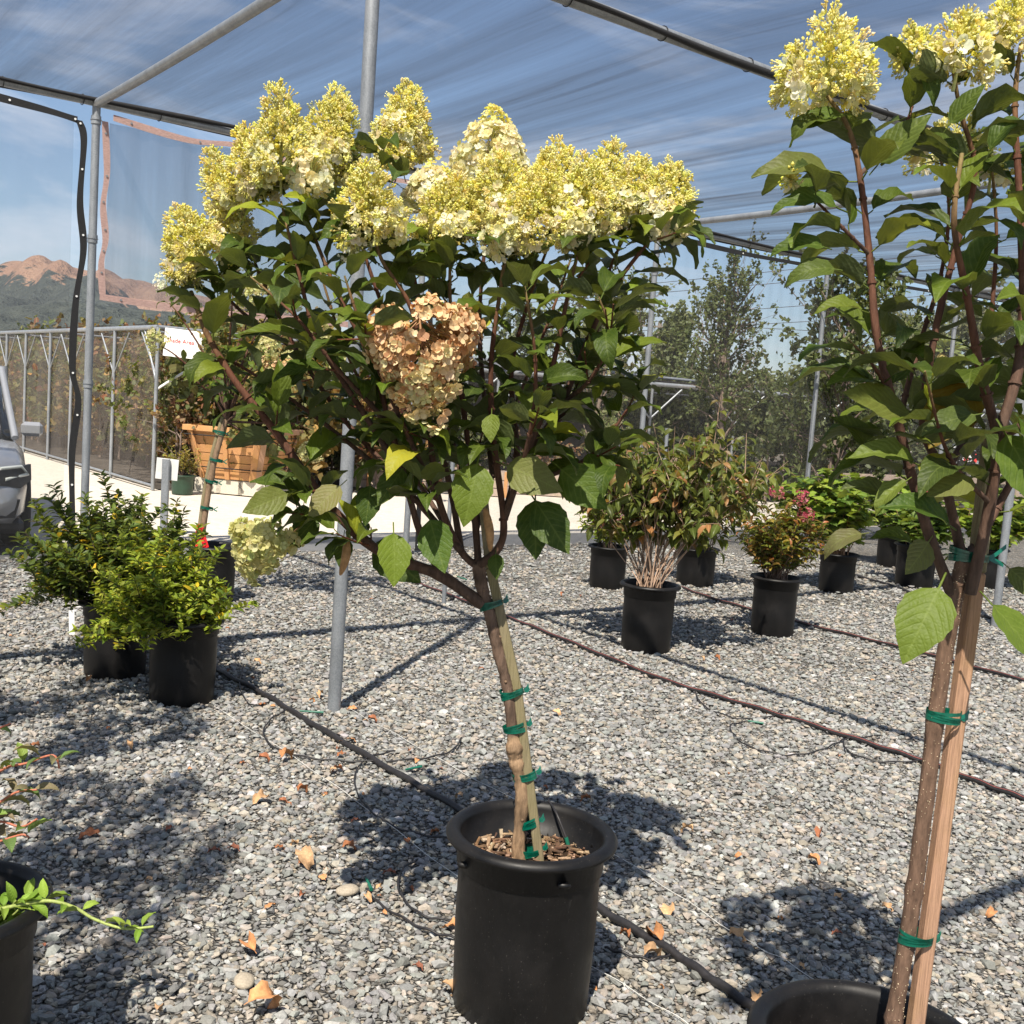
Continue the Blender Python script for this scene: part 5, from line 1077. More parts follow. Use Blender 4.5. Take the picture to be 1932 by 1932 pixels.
def ftree(name, base, h, w, label, pal=TR, n=2500, ls=.10, trunk=.05, t0=.25, shape='oval', nl=9, cat='tree', group=None, seed=0, clump=.16, stems=1, col=(.20, .15, .12)):
    r__ = np.random.default_rng(seed); base = np.array([base[0], base[1], 0.0]); t_ = thing(name, base, label, cat, group); br = MB(); cr_ = MB(); tips = []
    for s_ in range(stems):
        off = np.array([r__.normal(0, .05) * (stems > 1), 0, 0]); P = smooth([base + off, base + off + UP * h * .35 + r__.normal(0, .03, 3) * h * .3, base + UP * h * .7 + r__.normal(0, .02, 3) * h, base + UP * h * .97], 5)
        br.tube(P, trunk * np.linspace(1, .15, len(P)), 8, col)
        for k in range(nl):
            f = t0 + (.93 - t0) * (k + .5) / nl; st = np.array([np.interp(f, np.linspace(0, 1, len(P)), P[:, i]) for i in range(3)])
            a = k * 2.4 + r__.uniform(-.4, .4); rw = w * .5 * {'oval': math.sin(math.pi * (.18 + .78 * (f - t0) / (1 - t0))) ** .7, 'cone': (1.05 - f) / (1 - t0) * 1.0, 'vase': .35 + .7 * f}[shape]
            e = st + np.array([math.cos(a) * rw, math.sin(a) * rw, h * r__.uniform(.06, .22)]); Q = smooth([st, (st + e) / 2 + UP * h * .02, e], 4)
            br.tube(Q, trunk * np.linspace(.4, .06, len(Q)), 5, col, cap=False); tips += [Q[3], Q[5], Q[-1], e]
            for j in range(3):
                e2 = Q[r__.integers(3, len(Q))] + r__.normal(0, 1, 3) * np.array([rw * .3, rw * .3, h * .06]) + UP * h * .05; br.tube([Q[5], e2], [trunk * .1, trunk * .03], 4, col, cap=False); tips.append(e2)
    tips = np.array(tips + [P[-1]] * 3)
    nt_ = max(12, n // 26); c = tips[r__.integers(0, len(tips), nt_)] + r__.normal(0, 1, (nt_, 3)) * w * clump * np.array([.8, .8, .7])
    dr = c - (base + UP * h * .45); dr /= np.linalg.norm(dr, axis=1)[:, None]; dr = dr * .6 + UP * .8 + r__.normal(0, .45, (nt_, 3)); ln_ = r__.uniform(.5, 1.25, nt_) * ls * 4.2
    if n > 3000 and base[1] < 30:
        for i in range(0, nt_, 2): br.tube([c[i] - dr[i] * ln_[i] * .3, c[i] + dr[i] * ln_[i]], [.006, .003], 3, col, cap=False)
    kk = r__.integers(0, nt_, n); tt_ = r__.random(n); Pp = c[kk] + dr[kk] * (ln_[kk] * tt_)[:, None] + r__.normal(0, ls * .45, (n, 3)); Pp = Pp[Pp[:, 2] > max(.05, h * t0 * .6)]; k = len(Pp)
    D = r__.normal(0, 1, (k, 3)) + UP * .3
    scatter(cr_, [q4], Pp, D, r__.normal(0, 1, (k, 3)), r__.uniform(.6, 1.3, k) * ls, pick(pal, k, .25), .5, 0, False)
    br.build('trunk', M['bark'], t_); cr_.build('crown', M['tleaf'], t_); return t_
def at_d(u, D): 
    p = gp(u, 1000); d = ray(u, CPX - 0 + (CPX - CPX)); s_ = D / d[1]; return np.array([d[0] * s_, D, 0])
def xat(u, v, D): p = at(u, v, D); return np.array([p[0], p[1], 0])
def hat(u, v, D): return float(at(u, v, D)[2])
D = 17.0; ftree('oak_tree', xat(1370, 700, D), hat(1372, 548, D), 1.20, 'tall slender young oak centred between the thin pipe posts beyond the net', TR, 8500, .047, .05, .30, 'oval', 16, group='young trees beyond the net wall', seed=3, clump=.10, stems=2)
D = 14.0; ftree('oak_tree', xat(1590, 700, D), hat(1560, 575, D), 1.40, 'young oak with upright leafy shoots behind the lobed leaf shrubs', TR, 6000, .060, .045, .12, 'oval', 15, group='young trees beyond the net wall', seed=9, clump=.085, stems=2)
D = 19.0; ftree('oak_tree', xat(1128, 700, D), hat(1150, 560, D), 1.5, 'thin crowned pale tree showing beside the lime hydrangea crown', [(.14, .15, .06, 3), (.10, .12, .045, 3), (.20, .16, .11, 1)], 5200, .06, .05, .12, 'vase', 14, group='young trees beyond the net wall', seed=12, clump=.11)
D = 24.0; ftree('oak_tree', xat(1020, 700, D), hat(1020, 640, D), 2.6, 'broad dull tree hidden mostly by the lime hydrangea leaves', TR, 3500, .09, .06, .1, 'oval', 10, group='young trees beyond the net wall', seed=13)
D = 55.0; ftree('conifer', xat(1265, 700, D), hat(1266, 628, D), 2.9, 'dense pointed conifer beside the utility pole far off', [(.07, .085, .035, 3), (.10, .11, .05, 2)], 6500, .17, .12, .05, 'cone', 14, seed=15, clump=.12)
D = 60.0; ftree('conifer', xat(1228, 700, D), hat(1228, 690, D), 2.2, 'low dark conifer at the foot of the utility pole', DK, 2000, .17, .1, .05, 'cone', 8, seed=16)
D = 48.0
for k, (u, v, w_, lab) in enumerate(((1680, 690, 4.5, 'rounded grey green tree low on the skyline'), (1745, 640, 5.0, 'loose olive tree on the skyline above the white pickup'), (1830, 610, 5.5, 'wide dusty tree behind the staked hydrangea stems'), (1915, 640, 5, 'dusty tree at the edge of the skyline'), (2010, 620, 5, 'last skyline tree past the frame edge'), (1600, 735, 3.5, 'small bluish tree at the end of the dark roofline'), (1480, 745, 3, 'short scrubby tree showing over the dark roofline'))):
    ftree('skyline_tree', xat(u, 700, D + k), hat(u, v, D + k), w_, lab, [(.10, .105, .05, 3), (.07, .08, .04, 3), (.14, .13, .07, 1.5)], 3800, .19, .14, .08, 'oval', 11, group='trees on the skyline', seed=20 + k, clump=.15)
D = 44.0; pb = xat(1782, 700, D); ph_ = hat(1782, 640, D); pt = thing('palm_tree', pb, 'ragged fan palm with yellow dead fronds among the skyline trees', 'palm'); q = MB(); q.tube([pb, pb + UP * ph_ * .9], [.22, .17], 10, (.25, .18, .12)); q.build('trunk', M['bark'], pt)
q = MB(); n = 260; a = rng.uniform(0, 6.28, n); e_ = rng.uniform(-1.2, 1.2, n); Dd = np.stack([np.cos(a) * np.cos(e_), np.sin(a) * np.cos(e_), np.sin(e_)], 1)
scatter(q, [(np.array([(-.05, 0, 0), (.05, 0, 0), (.10, .7, 0), (-.10, .7, 0), (0, 1, -.15)]), {4: np.array([(0, 1, 2, 3)]), 3: np.array([(3, 2, 4)])}, np.zeros((5, 3)))], np.tile(pb + UP * ph_ * .9, (n, 1)), Dd, UP, rng.uniform(.5, 1.0, n), np.where((e_ < -.2)[:, None], (.42, .28, .10), (.13, .15, .06)), .5, 0, False); q.build('crown', M['tleaf'], pt)
M['bed'] = simple('dark_weed_fabric', (.075, .065, .055), .9, .35, 3, 0, .2, .01, .1)
sheet('nursery_bed', [(-1.0, 19.6), (26, 24.0), (26, 45), (-1.0, 40)], M['bed'], 0.0)
# rows of potted nursery stock under the far shade house and in the side shade house
k = 0
for D, us, v0, w_, pal in ((21, range(1120, 1760, 34), 800, .85, DK), (26, range(1100, 2000, 40), 770, 1.3, DK), (23, range(560, 1120, 46), 800, .95, TR)):
    for u in us:
        uu = u + rng.uniform(-9, 9); h_ = hat(uu, v0 + rng.uniform(-14, 26) + (uu - 1400) * .05, D)
        bs = xat(uu, 700, D + rng.uniform(-.8, .8)); t_ = ftree('nursery_tree', bs, max(h_, .5), w_, {21: 'dark bushy nursery tree in the nearer row behind the oaks', 26: 'dark bushy nursery tree in the farther row behind the oaks', 23: 'green nursery tree in the row behind the lime hydrangea'}[D], pal, 700, .10, .03, .05, 'oval', 7, group='dark nursery trees in rows beyond the net wall', seed=100 + k, clump=.2); k += 1
FH0 = gp(-20, 834); FH1 = gp(296, 927); fd = nrm(FH1 - FH0); fe = np.array([-fd[1], fd[0], 0]); fe = fe if fe[0] > 0 else -fe
k = 0
for s_ in np.arange(.3, 13.5, .95):
    for rr in (1.2, 2.3, 3.6):
        bs = FH1 - fd * (s_ + rng.uniform(-.3, .3)) + fe * (rr + rng.uniform(-.2, .2)); pal = [MG, MO, MR, MG][k % 4]
        ftree('nursery_tree', bs, rng.uniform(1.15, 1.6), 1.0, ['olive green maple', 'golden leaved maple', 'dark red maple', 'green and brown maple'][k % 4] + ' in the ' + {1.2: 'front', 2.3: 'middle', 3.6: 'back'}[rr] + ' row inside the netted side shade house', pal, 1300, .12, .025, .10, 'oval', 8, group='autumn coloured nursery trees inside the side shade house', seed=200 + k, clump=.17); k += 1

# ------------------------------------------------------------------ side shade house with netting, its sign, planter and plate
sh = thing('net_house', FH1, 'pale pipe shade house across the road with netted side and diagonal braces', 'shade house'); HT = 2.20
def seg(name, a, b_, r, parent, mt='steel', sides=10):
    q = MB(); q.tube([a, b_], r, sides); return q.build(name, M[mt], parent)
def onl(u): 
    p = at(u, 700, 10.0); d = np.array([p[0], p[1]]); Mx = np.array([[d[0], -fd[0]], [d[1], -fd[1]]]); s_ = np.linalg.solve(Mx, FH0[:2]); return FH0 + fd * s_[1]
us = (-60, -20, 12, 48, 94, 135, 215, 296); pp = [onl(u) for u in us]
for i, p in enumerate(pp):
    seg('post', p, p + UP * HT, .026, sh)
    if i < len(pp) - 1: d_ = (pp[i + 1] - p); L_ = np.linalg.norm(d_)
    dd_ = fd; seg('brace', p + UP * HT * .70, p + UP * HT * .97 - fd * .62 * (1 if i else 0) + fd * .0, .012, sh)
    if i < len(pp) - 1: seg('brace', p + UP * HT * .70, p + UP * HT * .97 + fd * .62, .012, sh)
seg('top_rail', pp[0] - fd * 6, pp[-1], .032, sh).data; o_ = seg('bottom_rail', pp[0] - fd * 6 + UP * .10, pp[-1] + UP * .06, .018, sh)
for z in (HT + .0,): seg('end_rail', pp[-1] + UP * z, pp[-1] + fe * 12 + UP * z, .03, sh)
sh.children[0]
for ch in list(sh.children):
    if ch.name.startswith('top_rail'): ch.data.transform(Matrix.Translation((0, 0, HT)))
seg('brace', pp[-1] + UP * HT * .62, pp[-1] + fe * .95 + UP * HT * .92, .017, sh, 'white'); seg('brace', pp[-1] + UP * HT * .66, pp[-1] - fd * .5 + UP * HT * .98, .015, sh)
for j in (2.9, 5.8, 8.7):
    p = pp[-1] + fe * j; seg('post', p, p + UP * HT, .026, sh); seg('brace', p + UP * HT * .66, p + fe * .8 + UP * HT * .96, .014, sh); seg('brace', p + UP * HT * .66, p - fe * .8 + UP * HT * .96, .014, sh)
for j in (1.5, 3.0, 4.5, 6.0): seg('purlin', pp[0] + fe * j + UP * (HT - .03), pp[-1] + fe * j + UP * (HT - .03), .02, sh)
for p in pp[1::2]: seg('purlin', p + UP * (HT - .06), p + fe * 8 + UP * (HT - .06), .018, sh)
for j in (3.0, 6.0):
    for p in pp[::2]: seg('post', p + fe * j, p + fe * j + UP * HT, .022, sh)
q = MB(); a_, b__ = pp[0] - fd * 6, pp[-1]
def fn_(U, V): 
    P = a_ + (b__ - a_) * U[..., None] + UP * (.08 + (HT - .12) * V)[..., None] + fe * (.04 + .012 * np.sin(U * 90))[..., None]; return P
P, F = grid(120, 6, fn_); q.add(P, F); q.build('side_net', M['farnet'], base=b__, label='pinkish grey netting covering the near side of the side shade house', cat='shade net')
q = MB()
def fn2(U, V): return a_ + (b__ - a_) * U[..., None] + fe * (V * 8)[..., None] + UP * (HT + .04 + .02 * np.sin(U * 60))[..., None]
P, F = grid(80, 12, fn2); q.add(P, F); q.build('top_net', M['roofnet'], base=b__ + UP * HT, label='flat dark netting over the top of the side shade house', cat='shade net')
q = MB()
def fn5(U, V): return a_ + (b__ - a_) * U[..., None] + fe * 8.0 + UP * (.02 + HT * V)[..., None]
P, F = grid(60, 4, fn5); q.add(P, F); q.build('back_net', M['backnet'], base=b__ + fe * 8, label='dark netting added behind the side shade house to darken its interior', cat='shade net')  # unseen back wall, added so the interior looks dark
sheet('nursery_bed', [(a_ + fe * .12)[:2], (b__ + fe * .12)[:2], (b__ + fe * 8)[:2], (a_ + fe * 8)[:2]], M['bed'], 0.0)
# sign
Ds = pp[-1][1] - .12; sl, sr_ = at(309, 642, Ds), at(384, 650, Ds); sc_ = (at(310, 622, Ds) + at(384, 676, Ds)) / 2; sx = nrm(fe * .8 + np.array([1, -.1, 0])); 
sx = np.array([1.0, .0, 0]); q = MB(); sw = np.linalg.norm(at(384, 650, Ds) - at(309, 650, Ds)); shh = .37
Rs = Matrix.Rotation(rad(90), 3, 'X') @ Matrix.Rotation(rad(-3), 3, 'Z'); Rn = np.array(Matrix.Rotation(rad(3), 3, 'Y'))
q.box(sc_, (sw, .012, shh), Rn, (.8,) * 3, 0, .002); sg = q.build('sign', M['white'], base=sc_, label='white board with red words Shade Area hung from the side shade house corner', cat='sign')
text('lettering', 'Shade Area', sc_ + (-.045, -.010, .03), .080, Matrix.Rotation(rad(3), 3, 'Y') @ Matrix.Rotation(rad(90), 3, 'X'), M['signred'], sg)
# planter on concrete blocks
A, B_, C_ = xat(380, 900, 14.75), xat(478, 900, 14.55), xat(525, 900, 15.6); bx = nrm(np.array([.97, -.22, 0])); W_ = .80; B_ = A + bx * W_; by = np.array([-bx[1], bx[0], 0]); z0 = .21; z1 = z0 + .70; DP = .85; fl = .16
pl = thing('planter_box', (A + B_) / 2 + by * DP / 2, 'flared orange wooden planter crate strapped with dark bands, on concrete blocks', 'planter')
c0 = (A + B_) / 2 + by * DP / 2
def crn(sx_, sy_, t_, ex=0): 
    k = fl * t_ + ex; return c0 + bx * sx_ * (W_ / 2 + k) + by * sy_ * (DP / 2 + k) + UP * (z0 + (z1 - z0) * t_)
q = MB(); pr_ = [(-1, -1), (1, -1), (1, 1), (-1, 1)]
for i in range(4):
    a2, b2_ = pr_[i], pr_[(i + 1) % 4]
    for k in range(6):
        t0_, t1_ = k / 6 + .006, (k + 1) / 6 - .006; v_ = [crn(*a2, t0_), crn(*b2_, t0_), crn(*b2_, t1_), crn(*a2, t1_)]; inn = [x * .97 + (c0 + UP * x[2]) * .03 if False else x + (c0 - x) * np.array([.04, .04, 0]) for x in v_]
        q.add(v_ + inn, [(0, 1, 2, 3), (7, 6, 5, 4), (0, 4, 5, 1), (3, 2, 6, 7), (1, 5, 6, 2), (0, 3, 7, 4)], smooth=False)
q.build('boards', M['planter'], pl)
for i in range(4):
    a2, b2_ = pr_[i], pr_[(i + 1) % 4]; q = MB(); o_ = .018
    for f_ in (.06, .5, .94):
        P0_ = crn(*a2, 0, o_) * (1 - f_) + crn(*b2_, 0, o_) * f_; P1_ = crn(*a2, .93, o_) * (1 - f_) + crn(*b2_, .93, o_) * f_; q.beam(P0_, P1_, .085 if f_ != .5 else .07, .03, nrm(P0_ - c0) * (1, 1, 0), (.3,) * 3, 0, .004)
    q.beam(crn(*a2, .97, .03), crn(*b2_, .97, .03), .06, .075, UP, (.3,) * 3, 0, .004); q.build('frame', M['stake_red'] if i == 1 else M['planter'], pl)
for t_ in (.22, .84):
    q = MB(); q.tube([crn(*p, t_, .045) for p in pr_ + [pr_[0]]], .009, 6, cap=False); q.build('strap', M['black'], pl)
q = MB(); q.add([crn(*p, .8, -.04) for p in pr_], [(0, 1, 2, 3)], smooth=False); q.build('soil', M['soil'], pl)
for k, (f_, g_) in enumerate(((.13, .1), (.52, .1), (.91, .1), (.9, .9), (.2, .9))):
    p = c0 + bx * (f_ - .5) * W_ * 1.05 + by * (g_ - .5) * DP * .9 + UP * z0 / 2; q = MB()
    for s_ in (-1, 1):
        q.box(p + by * s_ * .085, (.40, .035, .195), np.stack([bx, by, UP], 1), (.5,) * 3, 0, .003)
    for s_ in (-.18, 0, .18): q.box(p + bx * s_, (.036, .135, .19), np.stack([bx, by, UP], 1), (.5,) * 3, 0, 0)
    q.build('concrete_block', M['block'], base=p - UP * z0 / 2, label=('pale concrete block under the front near corner of the planter', 'pale concrete block under the middle of the planter front', 'pale concrete block under the far front corner of the planter', 'concrete block under the shaded back corner of the planter', 'concrete block hidden behind the planter front blocks')[k], cat='block', group='concrete blocks under the planter')
pc = c0 + UP * .7; tt = ftree('maple_tree', c0, 2.0, 1.5, 'green and orange leaved tree planted in the wooden crate', MG + MO, 2200, .08, .03, .42, 'oval', 12, seed=77, clump=.14)
for k, (u, D, h_, w_, pal, lab) in enumerate(((335, 15.6, 1.75, 1.3, MG, 'olive green cut leaf maple right behind the square plate post'), (312, 16.4, 1.9, 1.2, MR, 'dark red cut leaf maple deep in the open shade house'), (395, 16.8, 2.0, 1.5, MG, 'green maple behind the planter crate'), (460, 17.2, 2.0, 1.6, MO, 'golden maple far behind the planter crate'), (530, 16.8, 1.7, 1.4, MR, 'rusty maple past the shaded side of the planter'), (340, 15.0, .98, .75, MR, 'low red weeping maple between the green pot and the planter'), (600, 17.5, 1.5, 1.4, TR, 'green bush past the planter and the slim standard'))):
    ftree('maple_tree', xat(u, 850, D), h_, w_, lab, pal, 2600 if h_ > 1 else 900, .06, .03, .12, 'oval', 13, group='maples in the open shade house', seed=300 + k, clump=.15)
gpb = xat(345, 900, 14.35); shrub('dwarf_maple', gpb, .17, .26, gpb + UP * .42, (.30, .25, .18), 22, SLEAF, [(.30, .22, .06, 3), (.18, .19, .05, 2)], .06, .04, 'small tan leaved shrub in a green pot beside the planter', t0=.3, potmat='greenpot', group=None)
pb_ = gp(307, 1012); pp_ = thing('sign_post', pb_, 'two square white plates on a galvanised channel post behind the dark shrub', 'sign post')
q = MB(); tp = at(307, 866, pb_[1])[2]; q.box(pb_ + UP * tp / 2, (.062, .006, tp), None); q.box(pb_ + UP * tp / 2 + (-.030, .02, 0), (.006, .04, tp), None); q.box(pb_ + UP * tp / 2 + (.030, .02, 0), (.006, .04, tp), None); q.build('post', M['steel'], pp_)
q = MB(); q.box(pb_ + UP * (tp - .10) + (0, .055, 0), (.215, .006, .205), np.array(Matrix.Rotation(rad(3), 3, 'Y')), bev=.002); q.build('plate', M['plate'], pp_)

# ------------------------------------------------------------------ far shade house with Y braced posts
fh = thing('far_shade_house', (8, 33, 0), 'long dark roofed shade house with Y braced posts behind the oaks', 'shade house')
Df = 30.0; fa, fb = xat(850, 700, 18.2), xat(2400, 700, 25.0); fu = nrm(fb - fa); fn = np.array([-fu[1], fu[0], 0]); Ln = np.linalg.norm(fb - fa)
ztop = 2.04
for j in np.arange(.3, Ln, 1.75):
    p = fa + fu * j
    seg('post', p, p + UP * ztop, .026, fh); seg('brace', p + UP * 1.42, p + fu * .60 + UP * 1.98, .018, fh); seg('brace', p + UP * 1.42, p - fu * .60 + UP * 1.98, .016, fh)
seg('eave_pipe', fa + UP * ztop, fb + UP * ztop, .04, fh); seg('purlin', fa + fn * 3 + UP * (ztop - .1), fb + fn * 3 + UP * (ztop - .1), .03, fh)
q = MB()
def fn3(U, V): return fa + fu * (U * Ln)[..., None] + fn * (V * 14)[..., None] + UP * (ztop + .05 + .22 * np.sin(V * 3.14))[..., None]
P, F = grid(60, 12, fn3); q.add(P, F); M['darknet'] = rotnet('dark_roof_net', .72, (.045, .042, .042), (1, 1, 1), .1, 0); q.build('roof', M['darknet'], fh)
q = MB()
def fn4(U, V): return fa + fu * (U * Ln)[..., None] + fn * 14 + UP * (V * 2.6)[..., None]
P, F = grid(60, 4, fn4); q.add(P, F); q.build('back_net', M['darknet'], fh)

# ------------------------------------------------------------------ utility pole and wires
Du = 62.0; ub = xat(1238, 700, Du); uz = hat(1240, 608, Du); up_ = thing('utility_pole', ub, 'distant utility pole with crossarms and insulators left of the conifer'.replace('left of', 'beside'), 'utility pole')
q = MB(); q.tube([ub, ub + UP * uz], [.17, .12], 8, (.2,) * 3); q.build('pole', M['polewood'], up_)
for z, l in ((uz - .25, 1.1), (uz - 1.6, 1.5), (uz - 4.4, .9)):
    q = MB(); q.beam(ub + UP * z + (-l, -.1, 0), ub + UP * z + (l, -.1, 0), .10, .10); c_ = q.build('crossarm', M['polewood'], up_)
    for s_ in (-.9, -.4, .4, .9): q = MB(); q.tube([ub + UP * (z + .05) + (l * s_, -.1, 0), ub + UP * (z + .32) + (l * s_, -.1, 0)], .07, 6); q.build('insulator', M['white'], c_)
for i, (u0, v0, u1, v1, lab) in enumerate(((1060, 548, 1932, 458, 'highest power line across the sky'), (1060, 563, 1932, 490, 'second power line from the top'), (1060, 606, 1932, 540, 'third power line from the top'), (1060, 628, 1932, 578, 'fourth power line, just over the conifer'), (1240, 606, 2000, 640, 'low power line leaving the distant utility pole'), (700, 640, 1240, 606, 'power line reaching the utility pole from the lime hydrangea side'))):
    a_, b__ = at(u0 - 250 * (i < 4), v0 + 250 * (i < 4) * (v0 - v1) / (u1 - u0), 60), at(u1 + 200 * (i < 4), v1 - 200 * (i < 4) * (v0 - v1) / (u1 - u0), 60); ts = np.linspace(0, 1, 24); P = a_ + (b__ - a_) * ts[:, None]; P[:, 2] -= .5 * 4 * ts * (1 - ts) * .3
    q = MB(); q.tube(P, .018, 5); q.build('power_line', M['wire'], base=a_, label=lab, cat='power line', group='power lines above the oaks')

# ------------------------------------------------------------------ rail fence and low timber kerbs in the distance
rf0, rf1 = xat(1560, 700, 17.5), xat(2150, 700, 22.5); ru = nrm(rf1 - rf0); Lr = np.linalg.norm(rf1 - rf0); rt = thing('rail_fence', rf0, 'low pale timber rail fence beyond the lobed leaf shrubs', 'fence')
for j in np.arange(0, Lr, 1.1):
    q = MB(); q.beam(rf0 + ru * j, rf0 + ru * j + UP * .75, .08, .08, fn); q.build('post', M['timber'], rt)
for z in (.70, .42): q = MB(); q.beam(rf0 + UP * z, rf1 + UP * z, .04, .10, UP); q.build('rail', M['timber'], rt)
for k, (u, D, s_, lab) in enumerate(((700, 17.5, (.9, .5, .42), 'pinkish timber bin seen through the lower leaves'), (790, 18.2, (.8, .5, .34), 'second pinkish timber bin seen through the leaves'), (905, 17.6, (.9, .5, .40), 'third timber bin, near the thick stake'), (1010, 18.4, (1.1, .5, .36), 'long timber bin between the hydrangea and the viburnum'))):
    p = xat(u, 900, D); o = thing('timber_bin', p, lab, 'bin', 'low timber bins beyond the road')
    q = MB()
    for j in range(3):
        z = s_[2] * (j + .5) / 3
        for sy in (-1, 1): q.box(p + (0, sy * s_[1] / 2, z), (s_[0], .03, s_[2] / 3 - .012), bev=.003)
        for sx_ in (-1, 1): q.box(p + (sx_ * s_[0] / 2, 0, z), (.03, s_[1] - .035, s_[2] / 3 - .012), bev=.003)
    q.build('boards', M['timber'], o)
    q = MB()
    for sx_ in (-.97, 0, .97): q.box(p + (sx_ * s_[0] / 2, -s_[1] / 2 - .03, s_[2] / 2), (.06, .03, s_[2] + .02), bev=.003)
    q.build('cleats', M['planter'], o); q = MB(); q.box(p + UP * (s_[2] * .8), (s_[0] - .05, s_[1] - .06, .02)); q.build('soil', M['soil'], o)
    shrub_ = ftree('nursery_shrub', p + (0, .6, 0), .85, .9, ('low yellow green bush behind the first timber bin', 'low green bush behind the second timber bin', 'low olive bush behind the third timber bin', 'low rusty bush behind the long timber bin')[k], [MO, TR, MG, MR][k], 900, .06, .02, .02, 'oval', 9, cat='bush', group='low bushes by the timber bins', seed=400 + k, clump=.2)

# ------------------------------------------------------------------ vehicles
def loft(secs):
    """body from cross sections: each (x, list of (y, z)); symmetric about y"""
    n = len(secs[0][1]); V = []; 
    for x, pr in secs: V += [(x, y, z) for y, z in pr] + [(x, -y, z) for y, z in pr[::-1]]
    m_ = 2 * n; F = []
    for i in range(len(secs) - 1):
        for j in range(m_): F.append((i * m_ + j, i * m_ + (j + 1) % m_, (i + 1) * m_ + (j + 1) % m_, (i + 1) * m_ + j))
    F.append(tuple(range(m_))[::-1]); F.append(tuple(range((len(secs) - 1) * m_, len(secs) * m_))); return np.array(V), F
def wheel(parent, c, r, w_, R, o_):
    q = MB(); k = MB(); th = [(r * .55, -w_ / 2), (r * .9, -w_ / 2), (r, -w_ / 2 + .03), (r, w_ / 2 - .03), (r * .9, w_ / 2), (r * .55, w_ / 2)]; k.lathe(th, 28, (0, 0, 0))
    V = k.V[0][:, [0, 2, 1]] + c; q.add((V @ R.T) + o_, {4: np.concatenate([f for f, _, _ in k.F])}); wl = q.build('wheel', M['tyre'], parent)
    q = MB(); sd_ = np.sign(c[1])
    for j in range(5):
        a = j * 1.2566; q2 = MB(); q2.box((math.cos(a) * r * .28, sd_ * w_ * .42, math.sin(a) * r * .28), (r * .55, .03, r * .16), np.array(Matrix.Rotation(-a, 3, 'Y'))); q.add(((q2.V[0] + c) @ R.T) + o_, {4: q2.F[0][0]}, smooth=False)
    k = MB(); k.lathe([(.001, sd_ * w_ * .44), (r * .12, sd_ * w_ * .44), (r * .14, sd_ * w_ * .3), (r * .5, sd_ * w_ * .3), (r * .56, sd_ * w_ * .46)], 24, (0, 0, 0)); V = k.V[0][:, [0, 2, 1]] + c; q.add((V @ R.T) + o_, {4: np.concatenate([f for f, _, _ in k.F])}); q.build('rim', M['chrome'], wl)
